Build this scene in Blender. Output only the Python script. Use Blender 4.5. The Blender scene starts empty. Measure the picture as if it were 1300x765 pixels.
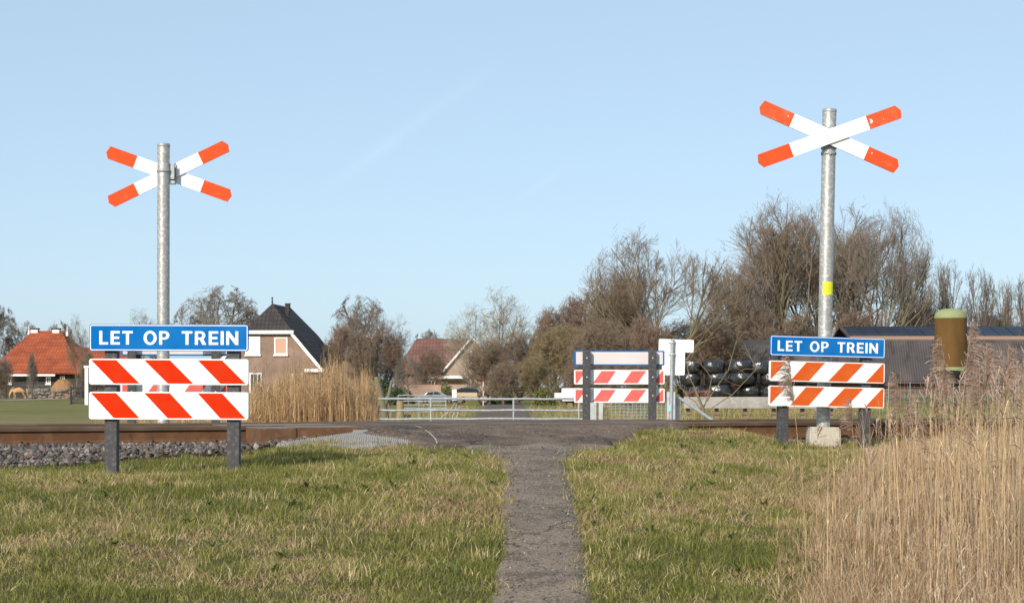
import bpy, bmesh, math, random
import numpy as np
from mathutils import Vector, Matrix
from math import radians as R, sin, cos, tan, pi

SC = bpy.context.scene
COL = SC.collection
CZ = 1.6            # camera height above the ground it stands on
F = 2528.0          # focal length in photo pixels (1300 wide), 70 mm on 36 mm
HX, HY = 650.0, 490.0
def P(px, py, Y):   # photo pixel at distance Y -> point
    return Vector(((px-HX)/F*Y, Y, CZ-(py-HY)/F*Y))
def M(px, Y): return px/F*Y

# ------------------------------------------------------------------ camera
cam = bpy.data.cameras.new('camera'); co = bpy.data.objects.new('camera', cam); COL.objects.link(co)
co.location = (0, 0, CZ); co.rotation_euler = (R(90), 0, 0)
cam.sensor_width = 36; cam.lens = 70.0; cam.shift_y = 107.5/1300; cam.clip_end = 6000; cam.clip_start = .1
cam.dof.use_dof = True; cam.dof.focus_distance = 18.0; cam.dof.aperture_fstop = 16.0
SC.camera = co
# ------------------------------------------------------------------ world, sun, exposure
SUN_EL, SUN_AZ = 27.0, -152.0     # azimuth of the sun measured clockwise from +Y (behind the camera, a little left)
w = bpy.data.worlds.new('World'); SC.world = w; w.use_nodes = True
nt = w.node_tree; N = nt.nodes; L = nt.links
bg = N['Background']; bg.inputs['Strength'].default_value = .113
sky = N.new('ShaderNodeTexSky'); sky.sky_type = 'NISHITA'; sky.sun_disc = False
sky.sun_elevation = R(SUN_EL); sky.sun_rotation = R(SUN_AZ); sky.air_density = .6; sky.dust_density = 1.0; sky.ozone_density = .8
# faint high contrail, fixed to a compass direction of the sky
tc = N.new('ShaderNodeTexCoord'); sp = N.new('ShaderNodeSeparateXYZ'); L.new(tc.outputs['Generated'], sp.inputs[0])
def mth(op, a, b=None, c=None, tree=None):
    t = tree or nt
    n = t.nodes.new('ShaderNodeMath'); n.operation = op
    for i, v in enumerate((a, b, c)):
        if v is None: continue
        if isinstance(v, (int, float)): n.inputs[i].default_value = v
        else: t.links.new(v, n.inputs[i])
    return n.outputs[0]
u_ = mth('DIVIDE', sp.outputs[0], mth('MAXIMUM', sp.outputs[1], .01)); v_ = mth('DIVIDE', sp.outputs[2], mth('MAXIMUM', sp.outputs[1], .01))
def streak(px0, py0, px1, py1, wid, amp):
    a = Vector(((px0-HX)/F, (HY-py0)/F)); b = Vector(((px1-HX)/F, (HY-py1)/F)); d = (b-a); ln = d.length; d.normalize()
    al = mth('ADD', mth('MULTIPLY', mth('SUBTRACT', u_, a.x), d.x), mth('MULTIPLY', mth('SUBTRACT', v_, a.y), d.y))
    ac = mth('ADD', mth('MULTIPLY', mth('SUBTRACT', u_, a.x), -d.y), mth('MULTIPLY', mth('SUBTRACT', v_, a.y), d.x))
    nz = N.new('ShaderNodeTexNoise'); nz.inputs['Scale'].default_value = 60; nz.inputs['Detail'].default_value = 4; L.new(tc.outputs['Generated'], nz.inputs['Vector'])
    ac2 = mth('ADD', ac, mth('MULTIPLY', mth('SUBTRACT', nz.outputs[0], .5), wid/F*1.6))
    g = mth('EXPONENT', mth('MULTIPLY', mth('POWER', mth('DIVIDE', mth('ABSOLUTE', ac2), wid/F), 2.0), -1.0))
    t = mth('DIVIDE', al, ln)
    win = mth('MULTIPLY', mth('SMOOTH_MAX', 0.0, mth('MULTIPLY', mth('MULTIPLY', t, mth('SUBTRACT', 1.0, t)), 4.0), .05), mth('GREATER_THAN', sp.outputs[1], .1))
    return mth('MULTIPLY', mth('MULTIPLY', g, mth('MULTIPLY', win, nz.outputs[0])), amp)
s_all = mth('ADD', streak(400, 250, 640, 75, 8, .075), streak(655, 255, 730, 205, 5, .05))
mx = N.new('ShaderNodeMix'); mx.data_type = 'RGBA'; L.new(s_all, mx.inputs[0])
veil = N.new('ShaderNodeMix'); veil.data_type = 'RGBA'; veil.inputs[0].default_value = .5; L.new(sky.outputs[0], veil.inputs[6]); veil.inputs[7].default_value = (5.25, 6.95, 8.15, 1)   # thin even high haze
L.new(veil.outputs[2], mx.inputs[6]); mx.inputs[7].default_value = (11, 11.5, 12, 1)
L.new(mx.outputs[2], bg.inputs['Color'])
sun = bpy.data.lights.new('sun', 'SUN'); sun.energy = 3.9; sun.angle = R(.5); sun.color = (1, .93, .82)
so = bpy.data.objects.new('sun', sun); COL.objects.link(so)
sd = Vector((sin(R(SUN_AZ))*cos(R(SUN_EL)), cos(R(SUN_AZ))*cos(R(SUN_EL)), sin(R(SUN_EL))))
so.rotation_euler = sd.to_track_quat('Z', 'Y').to_euler()
vs = SC.view_settings; vs.view_transform = 'Standard'; vs.look = 'None'; vs.gamma = 1; vs.use_curve_mapping = False; vs.exposure = 0.2
SC.display_settings.display_device = 'sRGB'
SC.cycles.max_bounces = 5; SC.cycles.transparent_max_bounces = 4

# ------------------------------------------------------------------ materials
def mat(name, col, rough=.7, metal=0, noise=None, bump=None, spec=None, attr=False, trans=0, scale_vec=None, crack=None):
    """noise = list of (scale, detail, colour, lo, hi) layers mixed over the base; bump = (scale, strength, distance)"""
    m = bpy.data.materials.new(name); m.use_nodes = True
    t = m.node_tree; n = t.nodes; l = t.links; b = n['Principled BSDF']
    b.inputs['Roughness'].default_value = rough; b.inputs['Metallic'].default_value = metal
    if spec is not None: b.inputs['Specular IOR Level'].default_value = spec
    tc = n.new('ShaderNodeTexCoord'); vec = tc.outputs['Object']
    if scale_vec:
        mp = n.new('ShaderNodeMapping'); mp.inputs['Scale'].default_value = scale_vec; l.new(vec, mp.inputs[0]); vec = mp.outputs[0]
    rgb = n.new('ShaderNodeRGB'); rgb.outputs[0].default_value = (*col, 1); cur = rgb.outputs[0]
    if attr:
        a = n.new('ShaderNodeAttribute'); a.attribute_name = 'Col'; cur = a.outputs['Color']
    for (sc, det, c2, lo, hi) in (noise or []):
        z = n.new('ShaderNodeTexNoise'); z.inputs['Scale'].default_value = sc; z.inputs['Detail'].default_value = det; l.new(vec, z.inputs['Vector'])
        mr = n.new('ShaderNodeMapRange'); mr.inputs[1].default_value = lo; mr.inputs[2].default_value = hi; l.new(z.outputs[0], mr.inputs[0])
        x = n.new('ShaderNodeMix'); x.data_type = 'RGBA'; l.new(mr.outputs[0], x.inputs[0]); l.new(cur, x.inputs[6]); x.inputs[7].default_value = (*c2, 1); cur = x.outputs[2]
    if crack:
        z = n.new('ShaderNodeTexNoise'); z.inputs['Scale'].default_value = 5; z.inputs['Detail'].default_value = 5; l.new(vec, z.inputs['Vector'])
        va = n.new('ShaderNodeVectorMath'); va.operation = 'MULTIPLY_ADD'; l.new(z.outputs[1], va.inputs[0]); va.inputs[1].default_value = (.22, .22, .22); l.new(vec, va.inputs[2])
        vo = n.new('ShaderNodeTexVoronoi'); vo.feature = 'DISTANCE_TO_EDGE'; vo.inputs['Scale'].default_value = crack[0]; l.new(va.outputs[0], vo.inputs['Vector'])
        mr = n.new('ShaderNodeMapRange'); mr.inputs[1].default_value = crack[1]; mr.inputs[2].default_value = 0; l.new(vo.outputs[0], mr.inputs[0])
        z2 = n.new('ShaderNodeTexNoise'); z2.inputs['Scale'].default_value = 1.3; l.new(vec, z2.inputs['Vector']); mr2 = n.new('ShaderNodeMapRange'); mr2.inputs[1].default_value = .42; mr2.inputs[2].default_value = .52; l.new(z2.outputs[0], mr2.inputs[0])
        mm = n.new('ShaderNodeMath'); mm.operation = 'MULTIPLY'; l.new(mr.outputs[0], mm.inputs[0]); l.new(mr2.outputs[0], mm.inputs[1])
        x = n.new('ShaderNodeMix'); x.data_type = 'RGBA'; l.new(mm.outputs[0], x.inputs[0]); l.new(cur, x.inputs[6]); x.inputs[7].default_value = (.035, .028, .024, 1); cur = x.outputs[2]
    l.new(cur, b.inputs['Base Color'])
    if bump:
        z = n.new('ShaderNodeTexNoise'); z.inputs['Scale'].default_value = bump[0]; z.inputs['Detail'].default_value = 4; l.new(vec, z.inputs['Vector'])
        bp = n.new('ShaderNodeBump'); bp.inputs['Strength'].default_value = bump[1]; bp.inputs['Distance'].default_value = bump[2]; l.new(z.outputs[0], bp.inputs['Height']); l.new(bp.outputs[0], b.inputs['Normal'])
    if trans:
        tr = n.new('ShaderNodeBsdfTranslucent'); l.new(cur, tr.inputs[0]); ms = n.new('ShaderNodeMixShader'); ms.inputs[0].default_value = trans
        l.new(b.outputs[0], ms.inputs[1]); l.new(tr.outputs[0], ms.inputs[2]); l.new(ms.outputs[0], n['Material Output'].inputs[0])
    m['bsdf'] = 1
    return m
def brick_mat(name, c1, c2, mortar, bw=.22, bh=.065, ms=.012, axis='XZ', rough=.85, off=.5):
    m = mat(name, c1, rough); t = m.node_tree; n = t.nodes; l = t.links; b = n['Principled BSDF']
    tc = n.new('ShaderNodeTexCoord'); s = n.new('ShaderNodeSeparateXYZ'); l.new(tc.outputs['Object'], s.inputs[0]); c = n.new('ShaderNodeCombineXYZ')
    l.new(s.outputs['XYZ'.index(axis[0])], c.inputs[0]); l.new(s.outputs['XYZ'.index(axis[1])], c.inputs[1])
    k = n.new('ShaderNodeTexBrick'); k.inputs['Scale'].default_value = 1; k.inputs['Brick Width'].default_value = bw; k.inputs['Row Height'].default_value = bh
    k.inputs['Mortar Size'].default_value = ms; k.inputs['Color1'].default_value = (*c1, 1); k.inputs['Color2'].default_value = (*c2, 1); k.inputs['Mortar'].default_value = (*mortar, 1); k.offset = off
    l.new(c.outputs[0], k.inputs[0])
    z = n.new('ShaderNodeTexNoise'); z.inputs['Scale'].default_value = .7; z.inputs['Detail'].default_value = 6; l.new(tc.outputs['Object'], z.inputs[0])
    mr = n.new('ShaderNodeMapRange'); mr.inputs[1].default_value = .3; mr.inputs[2].default_value = .7; mr.inputs[3].default_value = .7; mr.inputs[4].default_value = 1.25; l.new(z.outputs[0], mr.inputs[0])
    v = n.new('ShaderNodeVectorMath'); v.operation = 'SCALE'; l.new(k.outputs[0], v.inputs[0]); l.new(mr.outputs[0], v.inputs['Scale']); l.new(v.outputs[0], b.inputs['Base Color'])
    bp = n.new('ShaderNodeBump'); bp.inputs['Strength'].default_value = .6; bp.inputs['Distance'].default_value = .02; l.new(k.outputs['Fac'], bp.inputs['Height']); bp.invert = True; l.new(bp.outputs[0], b.inputs['Normal'])
    return m
MT = {}
MT['blue'] = mat('blue_sign_paint', (.004, .135, .43), .9, noise=[(3, 5, (.016, .17, .47), .45, .7), (60, 2, (.05, .12, .25), .71, .75)], spec=.05)
MT['white'] = mat('white_sign_film', (.86, .86, .85), .5, noise=[(6, 5, (.70, .69, .65), .52, .75), (1.6, 6, (.66, .64, .58), .60, .75), (70, 2, (.45, .42, .36), .71, .74)])
MT['redstripe'] = mat('red_sign_film', (.62, .030, .005), .9, noise=[(9, 4, (.54, .045, .012), .45, .75), (60, 2, (.30, .03, .01), .71, .75)], spec=.04)
MT['orangestripe'] = mat('faded_orange_sign_film', (.62, .100, .018), .9, noise=[(9, 4, (.60, .14, .035), .45, .75), (60, 2, (.34, .08, .03), .70, .75)], spec=.04)
MT['pinkstripe'] = mat('faded_pink_sign_film', (.66, .14, .12), .9, noise=[(12, 4, (.64, .2, .17), .5, .8)], spec=.04)
MT['backplate'] = mat('pale_back_of_sign', (.66, .59, .57), .5, noise=[(5, 4, (.70, .64, .61), .5, .8)])
MT['crossred'] = mat('cross_orange_red', (.66, .085, .026), .9, noise=[(14, 5, (.68, .14, .06), .56, .8)], spec=.04)
MT['crossredworn'] = mat('cross_orange_red_worn', (.66, .10, .036), .9, noise=[(14, 5, (.66, .17, .10), .52, .8), (9, 3, (.85, .83, .8), .66, .68)], spec=.04)
MT['crosswhite'] = mat('cross_white', (.85, .85, .84), .45, noise=[(10, 4, (.74, .74, .73), .6, .85)])
MT['galv'] = mat('galvanised_steel', (.40, .395, .38), .45, .45, noise=[(38, 3, (.60, .585, .55), .50, .62), (3, 5, (.27, .27, .265), .55, .8)], bump=(40, .15, .004))
MT['galvdull'] = mat('dull_galvanised_steel', (.33, .345, .355), .5, .3, noise=[(20, 3, (.44, .45, .45), .5, .65)])
MT['plasticpost'] = mat('recycled_plastic', (.055, .052, .055), .75, noise=[(30, 5, (.13, .125, .13), .5, .75), (120, 2, (.02, .02, .02), .62, .7)], bump=(60, .5, .004))
MT['bolt'] = mat('bolt_steel', (.60, .60, .59), .4, .3)
MT['yellow'] = mat('yellow_sticker', (.75, .78, .02), .5)
MT['yellowink'] = mat('sticker_ink', (.35, .37, .02), .6)
MT['rust'] = mat('rusty_rail_side', (.105, .046, .018), .85, noise=[(6, 5, (.15, .070, .028), .45, .7), (25, 4, (.05, .025, .015), .55, .8)], bump=(50, .4, .004))
MT['railhead'] = mat('worn_rail_head', (.10, .060, .036), .55, .2, noise=[(3, 4, (.15, .10, .065), .4, .7)], scale_vec=(1, 1, 1))
MT['railshine'] = mat('polished_rail_top', (.58, .55, .5), .25, .9)
MT['sleeper'] = mat('concrete_sleeper', (.26, .24, .21), .9, noise=[(8, 5, (.14, .09, .06), .4, .7)], bump=(40, .5, .01))
MT['concrete'] = mat('pale_concrete', (.46, .41, .33), .9, noise=[(9, 6, (.30, .26, .20), .45, .75), (60, 3, (.55, .50, .42), .5, .7)], bump=(50, .5, .008))
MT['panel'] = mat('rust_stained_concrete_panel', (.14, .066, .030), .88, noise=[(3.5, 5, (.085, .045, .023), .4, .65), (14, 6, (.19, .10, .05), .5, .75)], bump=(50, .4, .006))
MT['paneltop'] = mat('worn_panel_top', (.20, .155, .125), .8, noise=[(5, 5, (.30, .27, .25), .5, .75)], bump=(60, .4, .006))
MT['mat'] = mat('grey_composite_grid', (.24, .235, .23), .85, noise=[(5, 5, (.16, .15, .135), .5, .8)])
MT['rubber'] = mat('black_rubber', (.025, .025, .025), .7)
# ------------------------------------------------------------------ mesh helpers
class MB:
    def __init__(s): s.v = []; s.f = []; s.m = []; s.sm = []
    def add(s, vs, fs, mi=0, smooth=False):
        b = len(s.v); s.v += [tuple(x) for x in vs]
        for f in fs: s.f.append([b+i for i in f]); s.m.append(mi); s.sm.append(smooth)
    def box(s, x0, x1, y0, y1, z0, z1, mi=0, mtx=None):
        vs = [Vector((x, y, z)) for z in (z0, z1) for y in (y0, y1) for x in (x0, x1)]
        if mtx is not None: vs = [mtx @ v for v in vs]
        s.add(vs, [(0, 2, 3, 1), (4, 5, 7, 6), (0, 1, 5, 4), (2, 6, 7, 3), (0, 4, 6, 2), (1, 3, 7, 5)], mi)
    def bbox(s, x0, x1, y0, y1, z0, z1, c=.006, mi=0, mtx=None):   # chamfered vertical/horizontal edges
        bm = bmesh.new(); bmesh.ops.create_cube(bm, size=1)
        for v in bm.verts: v.co = Vector(((x0+x1)/2+v.co.x*(x1-x0), (y0+y1)/2+v.co.y*(y1-y0), (z0+z1)/2+v.co.z*(z1-z0)))
        bmesh.ops.bevel(bm, geom=bm.edges[:], offset=c, segments=2, affect='EDGES', profile=.6)
        s.from_bm(bm, mi, mtx)
    def from_bm(s, bm, mi=0, mtx=None, smooth=False):
        bm.verts.index_update(); vs = [v.co.copy() for v in bm.verts]
        if mtx is not None: vs = [mtx @ v for v in vs]
        s.add(vs, [[v.index for v in f.verts] for f in bm.faces], mi, smooth); bm.free()
    def tube(s, pts, r, n=10, mi=0, cap=True, smooth=True):
        pts = [Vector(p) for p in pts]; rs = r if isinstance(r, (list, tuple)) else [r]*len(pts)
        rings = []; up = None
        for i, p in enumerate(pts):
            d = (pts[min(i+1, len(pts)-1)]-pts[max(i-1, 0)]).normalized()
            a = Vector((0, 0, 1)) if abs(d.z) < .9 else Vector((1, 0, 0))
            u = d.cross(a).normalized() if up is None else (up - d*up.dot(d)).normalized(); up = u; w_ = d.cross(u)
            rings.append([p+(u*cos(2*pi*k/n)+w_*sin(2*pi*k/n))*rs[i] for k in range(n)])
        vs = [v for rg in rings for v in rg]
        fs = [(i*n+k, i*n+(k+1) % n, (i+1)*n+(k+1) % n, (i+1)*n+k) for i in range(len(pts)-1) for k in range(n)]
        s.add(vs, fs, mi, smooth)
        if cap: s.add(rings[0], [tuple(range(n))[::-1]], mi); s.add(rings[-1], [tuple(range(n))], mi)
    def prism(s, poly, y0, y1, mi=0, mtx=None, axis='y'):   # poly of (x,z), extruded along y
        n = len(poly)
        if axis == 'y': vs = [Vector((x, y0, z)) for x, z in poly]+[Vector((x, y1, z)) for x, z in poly]
        elif axis == 'x': vs = [Vector((y0, x, z)) for x, z in poly]+[Vector((y1, x, z)) for x, z in poly]
        else: vs = [Vector((x, z, y0)) for x, z in poly]+[Vector((x, z, y1)) for x, z in poly]
        if mtx is not None: vs = [mtx @ v for v in vs]
        s.add(vs, [tuple(range(n)), tuple(range(n, 2*n))[::-1]]+[(i, i+n, (i+1) % n+n, (i+1) % n) for i in range(n)], mi)
    def lathe(s, prof, n=24, c=(0, 0, 0), mi=0):
        vs = [Vector((c[0]+r*cos(2*pi*k/n), c[1]+r*sin(2*pi*k/n), c[2]+z)) for r, z in prof for k in range(n)]
        s.add(vs, [(i*n+k, i*n+(k+1) % n, (i+1)*n+(k+1) % n, (i+1)*n+k) for i in range(len(prof)-1) for k in range(n)], mi, True)
    def build(s, name, mats, parent=None, recalc=True):
        me = bpy.data.meshes.new(name); me.from_pydata(s.v, [], s.f)
        for m in (mats if isinstance(mats, (list, tuple)) else [mats]): me.materials.append(m)
        me.polygons.foreach_set('material_index', s.m); me.polygons.foreach_set('use_smooth', s.sm)
        if recalc:
            bm = bmesh.new(); bm.from_mesh(me); bmesh.ops.recalc_face_normals(bm, faces=bm.faces); bm.to_mesh(me); bm.free()
        me.update()
        o = bpy.data.objects.new(name, me); COL.objects.link(o)
        if parent is not None: o.parent = parent
        return o
def tag(o, label=None, cat=None, group=None, kind=None):
    if label: o['label'] = label
    if cat: o['category'] = cat
    if group: o['group'] = group
    if kind: o['kind'] = kind
    return o
def empty(name, loc, label=None, cat=None, group=None, rz=0.):
    o = bpy.data.objects.new(name, None); COL.objects.link(o); o.location = loc; o.rotation_euler = (0, 0, rz); o.empty_display_size = .2
    return tag(o, label, cat, group)
def copy_tree(o, parent=None):
    kids = [c for c in bpy.data.objects if c.parent == o]
    c = o.copy(); COL.objects.link(c); c.parent = parent
    for k in kids: copy_tree(k, c)
    return c
def npmesh(name, V, Fq, mats, col=None, mi=None, smooth=False):
    """V (n,3), Fq (m,k) constant-size faces"""
    me = bpy.data.meshes.new(name); V = np.asarray(V, np.float32); Fq = np.asarray(Fq, np.int32); k = Fq.shape[1]
    me.vertices.add(len(V)); me.vertices.foreach_set('co', V.ravel())
    me.loops.add(Fq.size); me.loops.foreach_set('vertex_index', Fq.ravel())
    me.polygons.add(len(Fq)); me.polygons.foreach_set('loop_start', np.arange(0, Fq.size, k, dtype=np.int32))
    me.polygons.foreach_set('loop_total', np.full(len(Fq), k, np.int32))
    for m in (mats if isinstance(mats, (list, tuple)) else [mats]): me.materials.append(m)
    if mi is not None: me.polygons.foreach_set('material_index', np.asarray(mi, np.int32))
    me.polygons.foreach_set('use_smooth', np.full(len(Fq), smooth, bool))
    me.update(calc_edges=True)
    if col is not None:
        a = me.color_attributes.new('Col', 'FLOAT_COLOR', 'POINT'); c = np.ones((len(V), 4), np.float32); c[:, :3] = col; a.data.foreach_set('color', c.ravel())
    me.validate()
    return me
def link(name, me, parent=None):
    o = bpy.data.objects.new(name, me); COL.objects.link(o)
    if parent is not None: o.parent = parent
    return o
def vnoise(x, y, sc, seed=0):
    rg = np.random.RandomState(seed); T = rg.rand(256, 256); x = np.asarray(x)*sc; y = np.asarray(y)*sc
    xi = np.floor(x).astype(int); yi = np.floor(y).astype(int); fx = x-xi; fy = y-yi; fx = fx*fx*(3-2*fx); fy = fy*fy*(3-2*fy)
    g = lambda a, b: T[a % 256, b % 256]
    return (g(xi, yi)*(1-fx)+g(xi+1, yi)*fx)*(1-fy)+(g(xi, yi+1)*(1-fx)+g(xi+1, yi+1)*fx)*fy
def fbm(x, y, sc, seed=0, o=4): return sum(vnoise(x, y, sc*2**i, seed+i)*.5**i for i in range(o))/sum(.5**i for i in range(o))
def inpoly(x, y, poly):
    r = np.zeros(np.shape(x), bool); n = len(poly)
    for i in range(n):
        x0, y0 = poly[i]; x1, y1 = poly[(i+1) % n]
        if y0 == y1: continue
        c = ((y0 > y) != (y1 > y)) & (x < (x1-x0)*(y-y0)/(y1-y0)+x0); r ^= c
    return r

# ------------------------------------------------------------------ ground shape (track frame: near rail crosses x=0 at Y=20, skewed 21 degrees)
TA = R(21.0); TX, TY = cos(TA), sin(TA)
def sdist(x, y): return (np.asarray(y)-20-np.tan(TA)*np.asarray(x))*cos(TA)     # distance beyond the near rail
def YS(x, s): return 20+tan(TA)*x+s/cos(TA)
RT = -.374+CZ                    # rail top height
def prof(s):
    return np.interp(s, [-30, -18, -14, -9.3, -7.5, -5.2, -4, -3, -1.8, -1, -.4, 0, 1.5, 2.3, 3.5, 6, 9, 14], np.array([-1.6, -1.6, -1.40, -1.06, -.89, -.70, -.63, -.595, -.545, -.49, -.53, -.60, -.60, -.52, -.62, -.95, -1.08, -1.1]))+CZ
def sstep(a, b, x): t = np.clip((x-a)/(b-a), 0, 1); return t*t*(3-2*t)
def ground_h(x, y):
    x = np.asarray(x, float); y = np.asarray(y, float); s = sdist(x, y)
    z = prof(s)
    left = sstep(-1.6, -2.6, x)
    z = z-left*(.085*sstep(-4.4, -2.5, s)*sstep(0, -1, s)+.03*sstep(-5, -4, s)*sstep(0, -1, s))
    near = sstep(-22, -18, s)*sstep(8, 5, s)
    z = z+near*(fbm(x, y, .9, 3, 3)-.5)*.07*sstep(-.2, -1.2, s)*(s < 2)
    right = sstep(.9, 1.5, x)*sstep(2.7, 2.1, x); z = z+right*.05*sstep(-3.0, -1.2, s)*sstep(-.1, -.6, s)-.085*sstep(2.2, 2.9, x)*sstep(-3.5, -1.8, s)*(s < 0)
    far = sstep(30, 60, y); z = z+far*(fbm(x, y, .02, 9, 3)-.5)*.12
    z = z-sstep(24, 26.5, y)*sstep(34, 31, y)*sstep(-1.6, -2.4, x)*.15
    # under the road: keep the soil sheet below the asphalt
    rd = (x > -3.4) & (x < 2.1) & (s > -2.4) & (s < 22)
    z = np.where(rd & (s > -.6) & (s < 5), np.minimum(z, -.43+CZ), z)
    return z
PATH = [(7.5, -.02, .27), (10.2, .155, .235), (12, .185, .23), (13.5, .175, .24), (15, .20, .232), (16.2, .17, .28), (17.0, .17, .42), (17.6, .17, .62), (18.05, .17, .80), (18.6, .1, 1.0)]  # (Y, centre, half width)
def path_lr(y):
    ys = [p[0] for p in PATH]; c = np.interp(y, ys, [p[1] for p in PATH]); h = np.interp(y, ys, [p[2] for p in PATH]); return c-h, c+h
ROAD = [(-2.15, -.80, .80), (-1.9, -.85, .86), (-1.2, -1.0, 1.15), (-.7, -1.38, 1.42), (-.1, -1.60, 1.85), (1.6, -2.2, 1.95), (3, -2.7, 1.75), (6, -2.9, 1.4), (9, -2.9, 1.25), (20, -2.5, 1.2), (32, -1.3, .7), (90, -1.5, .65), (150, -1.9, .5), (158, -1.9, .5)]
def road_lr(s):
    a = [p[0] for p in ROAD]; return np.interp(s, a, [p[1] for p in ROAD]), np.interp(s, a, [p[2] for p in ROAD])
def road_h(s, x=0):
    return np.interp(s, [-2.15, -1.9, -1.2, -.7, 2.2, 4.5, 9, 14, 160], np.array([-.575, -.550, -.482, -.397, -.394, -.53, -1.06, -1.09, -1.085]))+CZ+.012

# ------------------------------------------------------------------ ground sheet
def axis_pts(near, far, d, grow):
    out = [0.]; st = d
    while out[-1] < far:
        if out[-1] > near: st *= grow
        out.append(out[-1]+st)
    return np.array(out)
gx = axis_pts(7, 1800, .11, 1.13); gx = np.concatenate([-gx[:0:-1], gx])
gy = axis_pts(22, 3000, .10, 1.10)-0.; gy = np.concatenate([[-600, -200, -60, -20, -8, -4, -2, -1], gy])
GX, GY = np.meshgrid(gx, gy); GZ = ground_h(GX, GY); nx, ny = len(gx), len(gy)
idx = (np.arange(ny-1)[:, None]*nx+np.arange(nx-1)[None]).ravel()
gm = bpy.data.materials.new('soil_and_field'); gm.use_nodes = True; t = gm.node_tree; n = t.nodes; l = t.links; b = n['Principled BSDF']; b.inputs['Roughness'].default_value = .95; b.inputs['Specular IOR Level'].default_value = .15
tcg = n.new('ShaderNodeTexCoord'); sg = n.new('ShaderNodeSeparateXYZ'); l.new(tcg.outputs['Object'], sg.inputs[0])
def nzn(sc, det=4, vec=None, rough=.6):
    z = n.new('ShaderNodeTexNoise'); z.inputs['Scale'].default_value = sc; z.inputs['Detail'].default_value = det; z.inputs['Roughness'].default_value = rough; l.new(vec or tcg.outputs['Object'], z.inputs['Vector']); return z.outputs[0]
def ramp(src, stops):
    r = n.new('ShaderNodeValToRGB'); l.new(src, r.inputs[0]); e = r.color_ramp.elements
    while len(e) < len(stops): e.new(.5)
    for k, (p_, c_) in enumerate(stops): e[k].position = p_; e[k].color = (*c_, 1)
    return r.outputs[0]
def mixc(f, a, b_):
    x = n.new('ShaderNodeMix'); x.data_type = 'RGBA'; l.new(f, x.inputs[0]); l.new(a, x.inputs[6]); l.new(b_, x.inputs[7]); return x.outputs[2]
near_c = ramp(nzn(5, 6), [(.3, (.055, .052, .022)), (.5, (.10, .085, .04)), (.7, (.17, .13, .07))])
mpg = n.new('ShaderNodeMapping'); mpg.inputs['Scale'].default_value = (.012, .16, 1); l.new(tcg.outputs['Object'], mpg.inputs[0])
far_c = ramp(nzn(1, 4, mpg.outputs[0]), [(.32, (.125, .13, .036)), (.5, (.175, .165, .055)), (.68, (.245, .19, .09))])
far_c2 = ramp(nzn(.6, 5), [(.4, (.11, .13, .03)), (.62, (.26, .20, .08))])
far_m = mixc(mth('MULTIPLY', nzn(.15, 2), .9, tree=t), far_c, far_c2)
soil = ramp(nzn(2, 5), [(.35, (.10, .085, .06)), (.65, (.17, .145, .105))])
l.new(mixc(mth('MULTIPLY', mth('SUBTRACT', sg.outputs[1], 23, tree=t), .15, tree=t), near_c, far_m), b.inputs['Base Color'])
bpn = n.new('ShaderNodeBump'); bpn.inputs['Strength'].default_value = .8; bpn.inputs['Distance'].default_value = .04; l.new(nzn(14, 5), bpn.inputs['Height']); l.new(bpn.outputs[0], b.inputs['Normal'])
for nd in n:
    if nd.type == 'MATH' and nd.operation == 'MULTIPLY': nd.use_clamp = True
ground = link('ground', npmesh('ground', np.stack([GX.ravel(), GY.ravel(), GZ.ravel()], 1), np.stack([idx, idx+1, idx+nx+1, idx+nx], 1), gm, smooth=True)); tag(ground, kind='structure')

# ------------------------------------------------------------------ path, road
MT['path'] = mat('worn_path_asphalt', (.25, .190, .138), .95, noise=[(2.5, 6, (.14, .107, .078), .42, .62), (7, 6, (.24, .188, .142), .5, .7), (45, 4, (.30, .26, .23), .54, .66), (60, 3, (.05, .042, .04), .56, .68)], bump=(60, .9, .014), spec=.2, crack=(1.1, .012))
MT['road'] = mat('crossing_asphalt', (.17, .118, .088), .95, noise=[(1.1, 6, (.085, .059, .045), .40, .62), (5, 6, (.20, .145, .11), .48, .7), (40, 4, (.24, .20, .17), .55, .68), (26, 4, (.05, .04, .034), .56, .68)], bump=(50, .9, .014), spec=.2, crack=(.8, .012))
def strip(name, rows, mt, kind='structure'):
    V = []; Q = []; nn = len(rows[0])
    for r in rows: V += r
    for i in range(len(rows)-1):
        for k in range(nn-1): Q.append((i*nn+k, i*nn+k+1, (i+1)*nn+k+1, (i+1)*nn+k))
    o = link(name, npmesh(name, V, Q, mt, smooth=True)); return tag(o, kind=kind)
rows = []
for y in np.arange(6.5, 18.35, .12):
    a, c = path_lr(y); a -= .03*float(vnoise(y, 1, 1.2, 5))+.02*float(vnoise(y, 1, 9, 6)); c += .03*float(vnoise(y, 5, 1.0, 7))+.02*float(vnoise(y, 5, 9, 8))
    rr = []
    for k in range(11):
        x = a+(c-a)*k/10; e = 0 if 0 < k < 10 else -.03
        rr.append((x, y, float(ground_h(x, y))+.022+.012*(1-(k/5-1)**2)+e))
    rows.append(rr)
strip('path', rows, MT['path'])
rows = []
for s in list(np.arange(-2.15, 9.1, .15))+list(np.geomspace(9.5, 158, 30)):
    a, c = road_lr(s); a = float(a)-.04*float(vnoise(s, 2, 3, 11)); c = float(c)+.04*float(vnoise(s, 3, 3, 12)); rr = []
    for k in range(25):
        x = a+(c-a)*k/24; e = 0 if 0 < k < 24 else -.05
        # the front lip sinks into the path
        z = float(road_h(s))+e+.004*float(vnoise(x, s, 4, 13))
        if s > 9: z = float(ground_h(x, YS(x, s)))+.03+e
        if s < -1.95: z = min(z, float(ground_h(x, YS(x, s)))+.025)
        rr.append((x, YS(x, s), z))
    rows.append(rr)
strip('road', rows, MT['road'])

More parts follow.
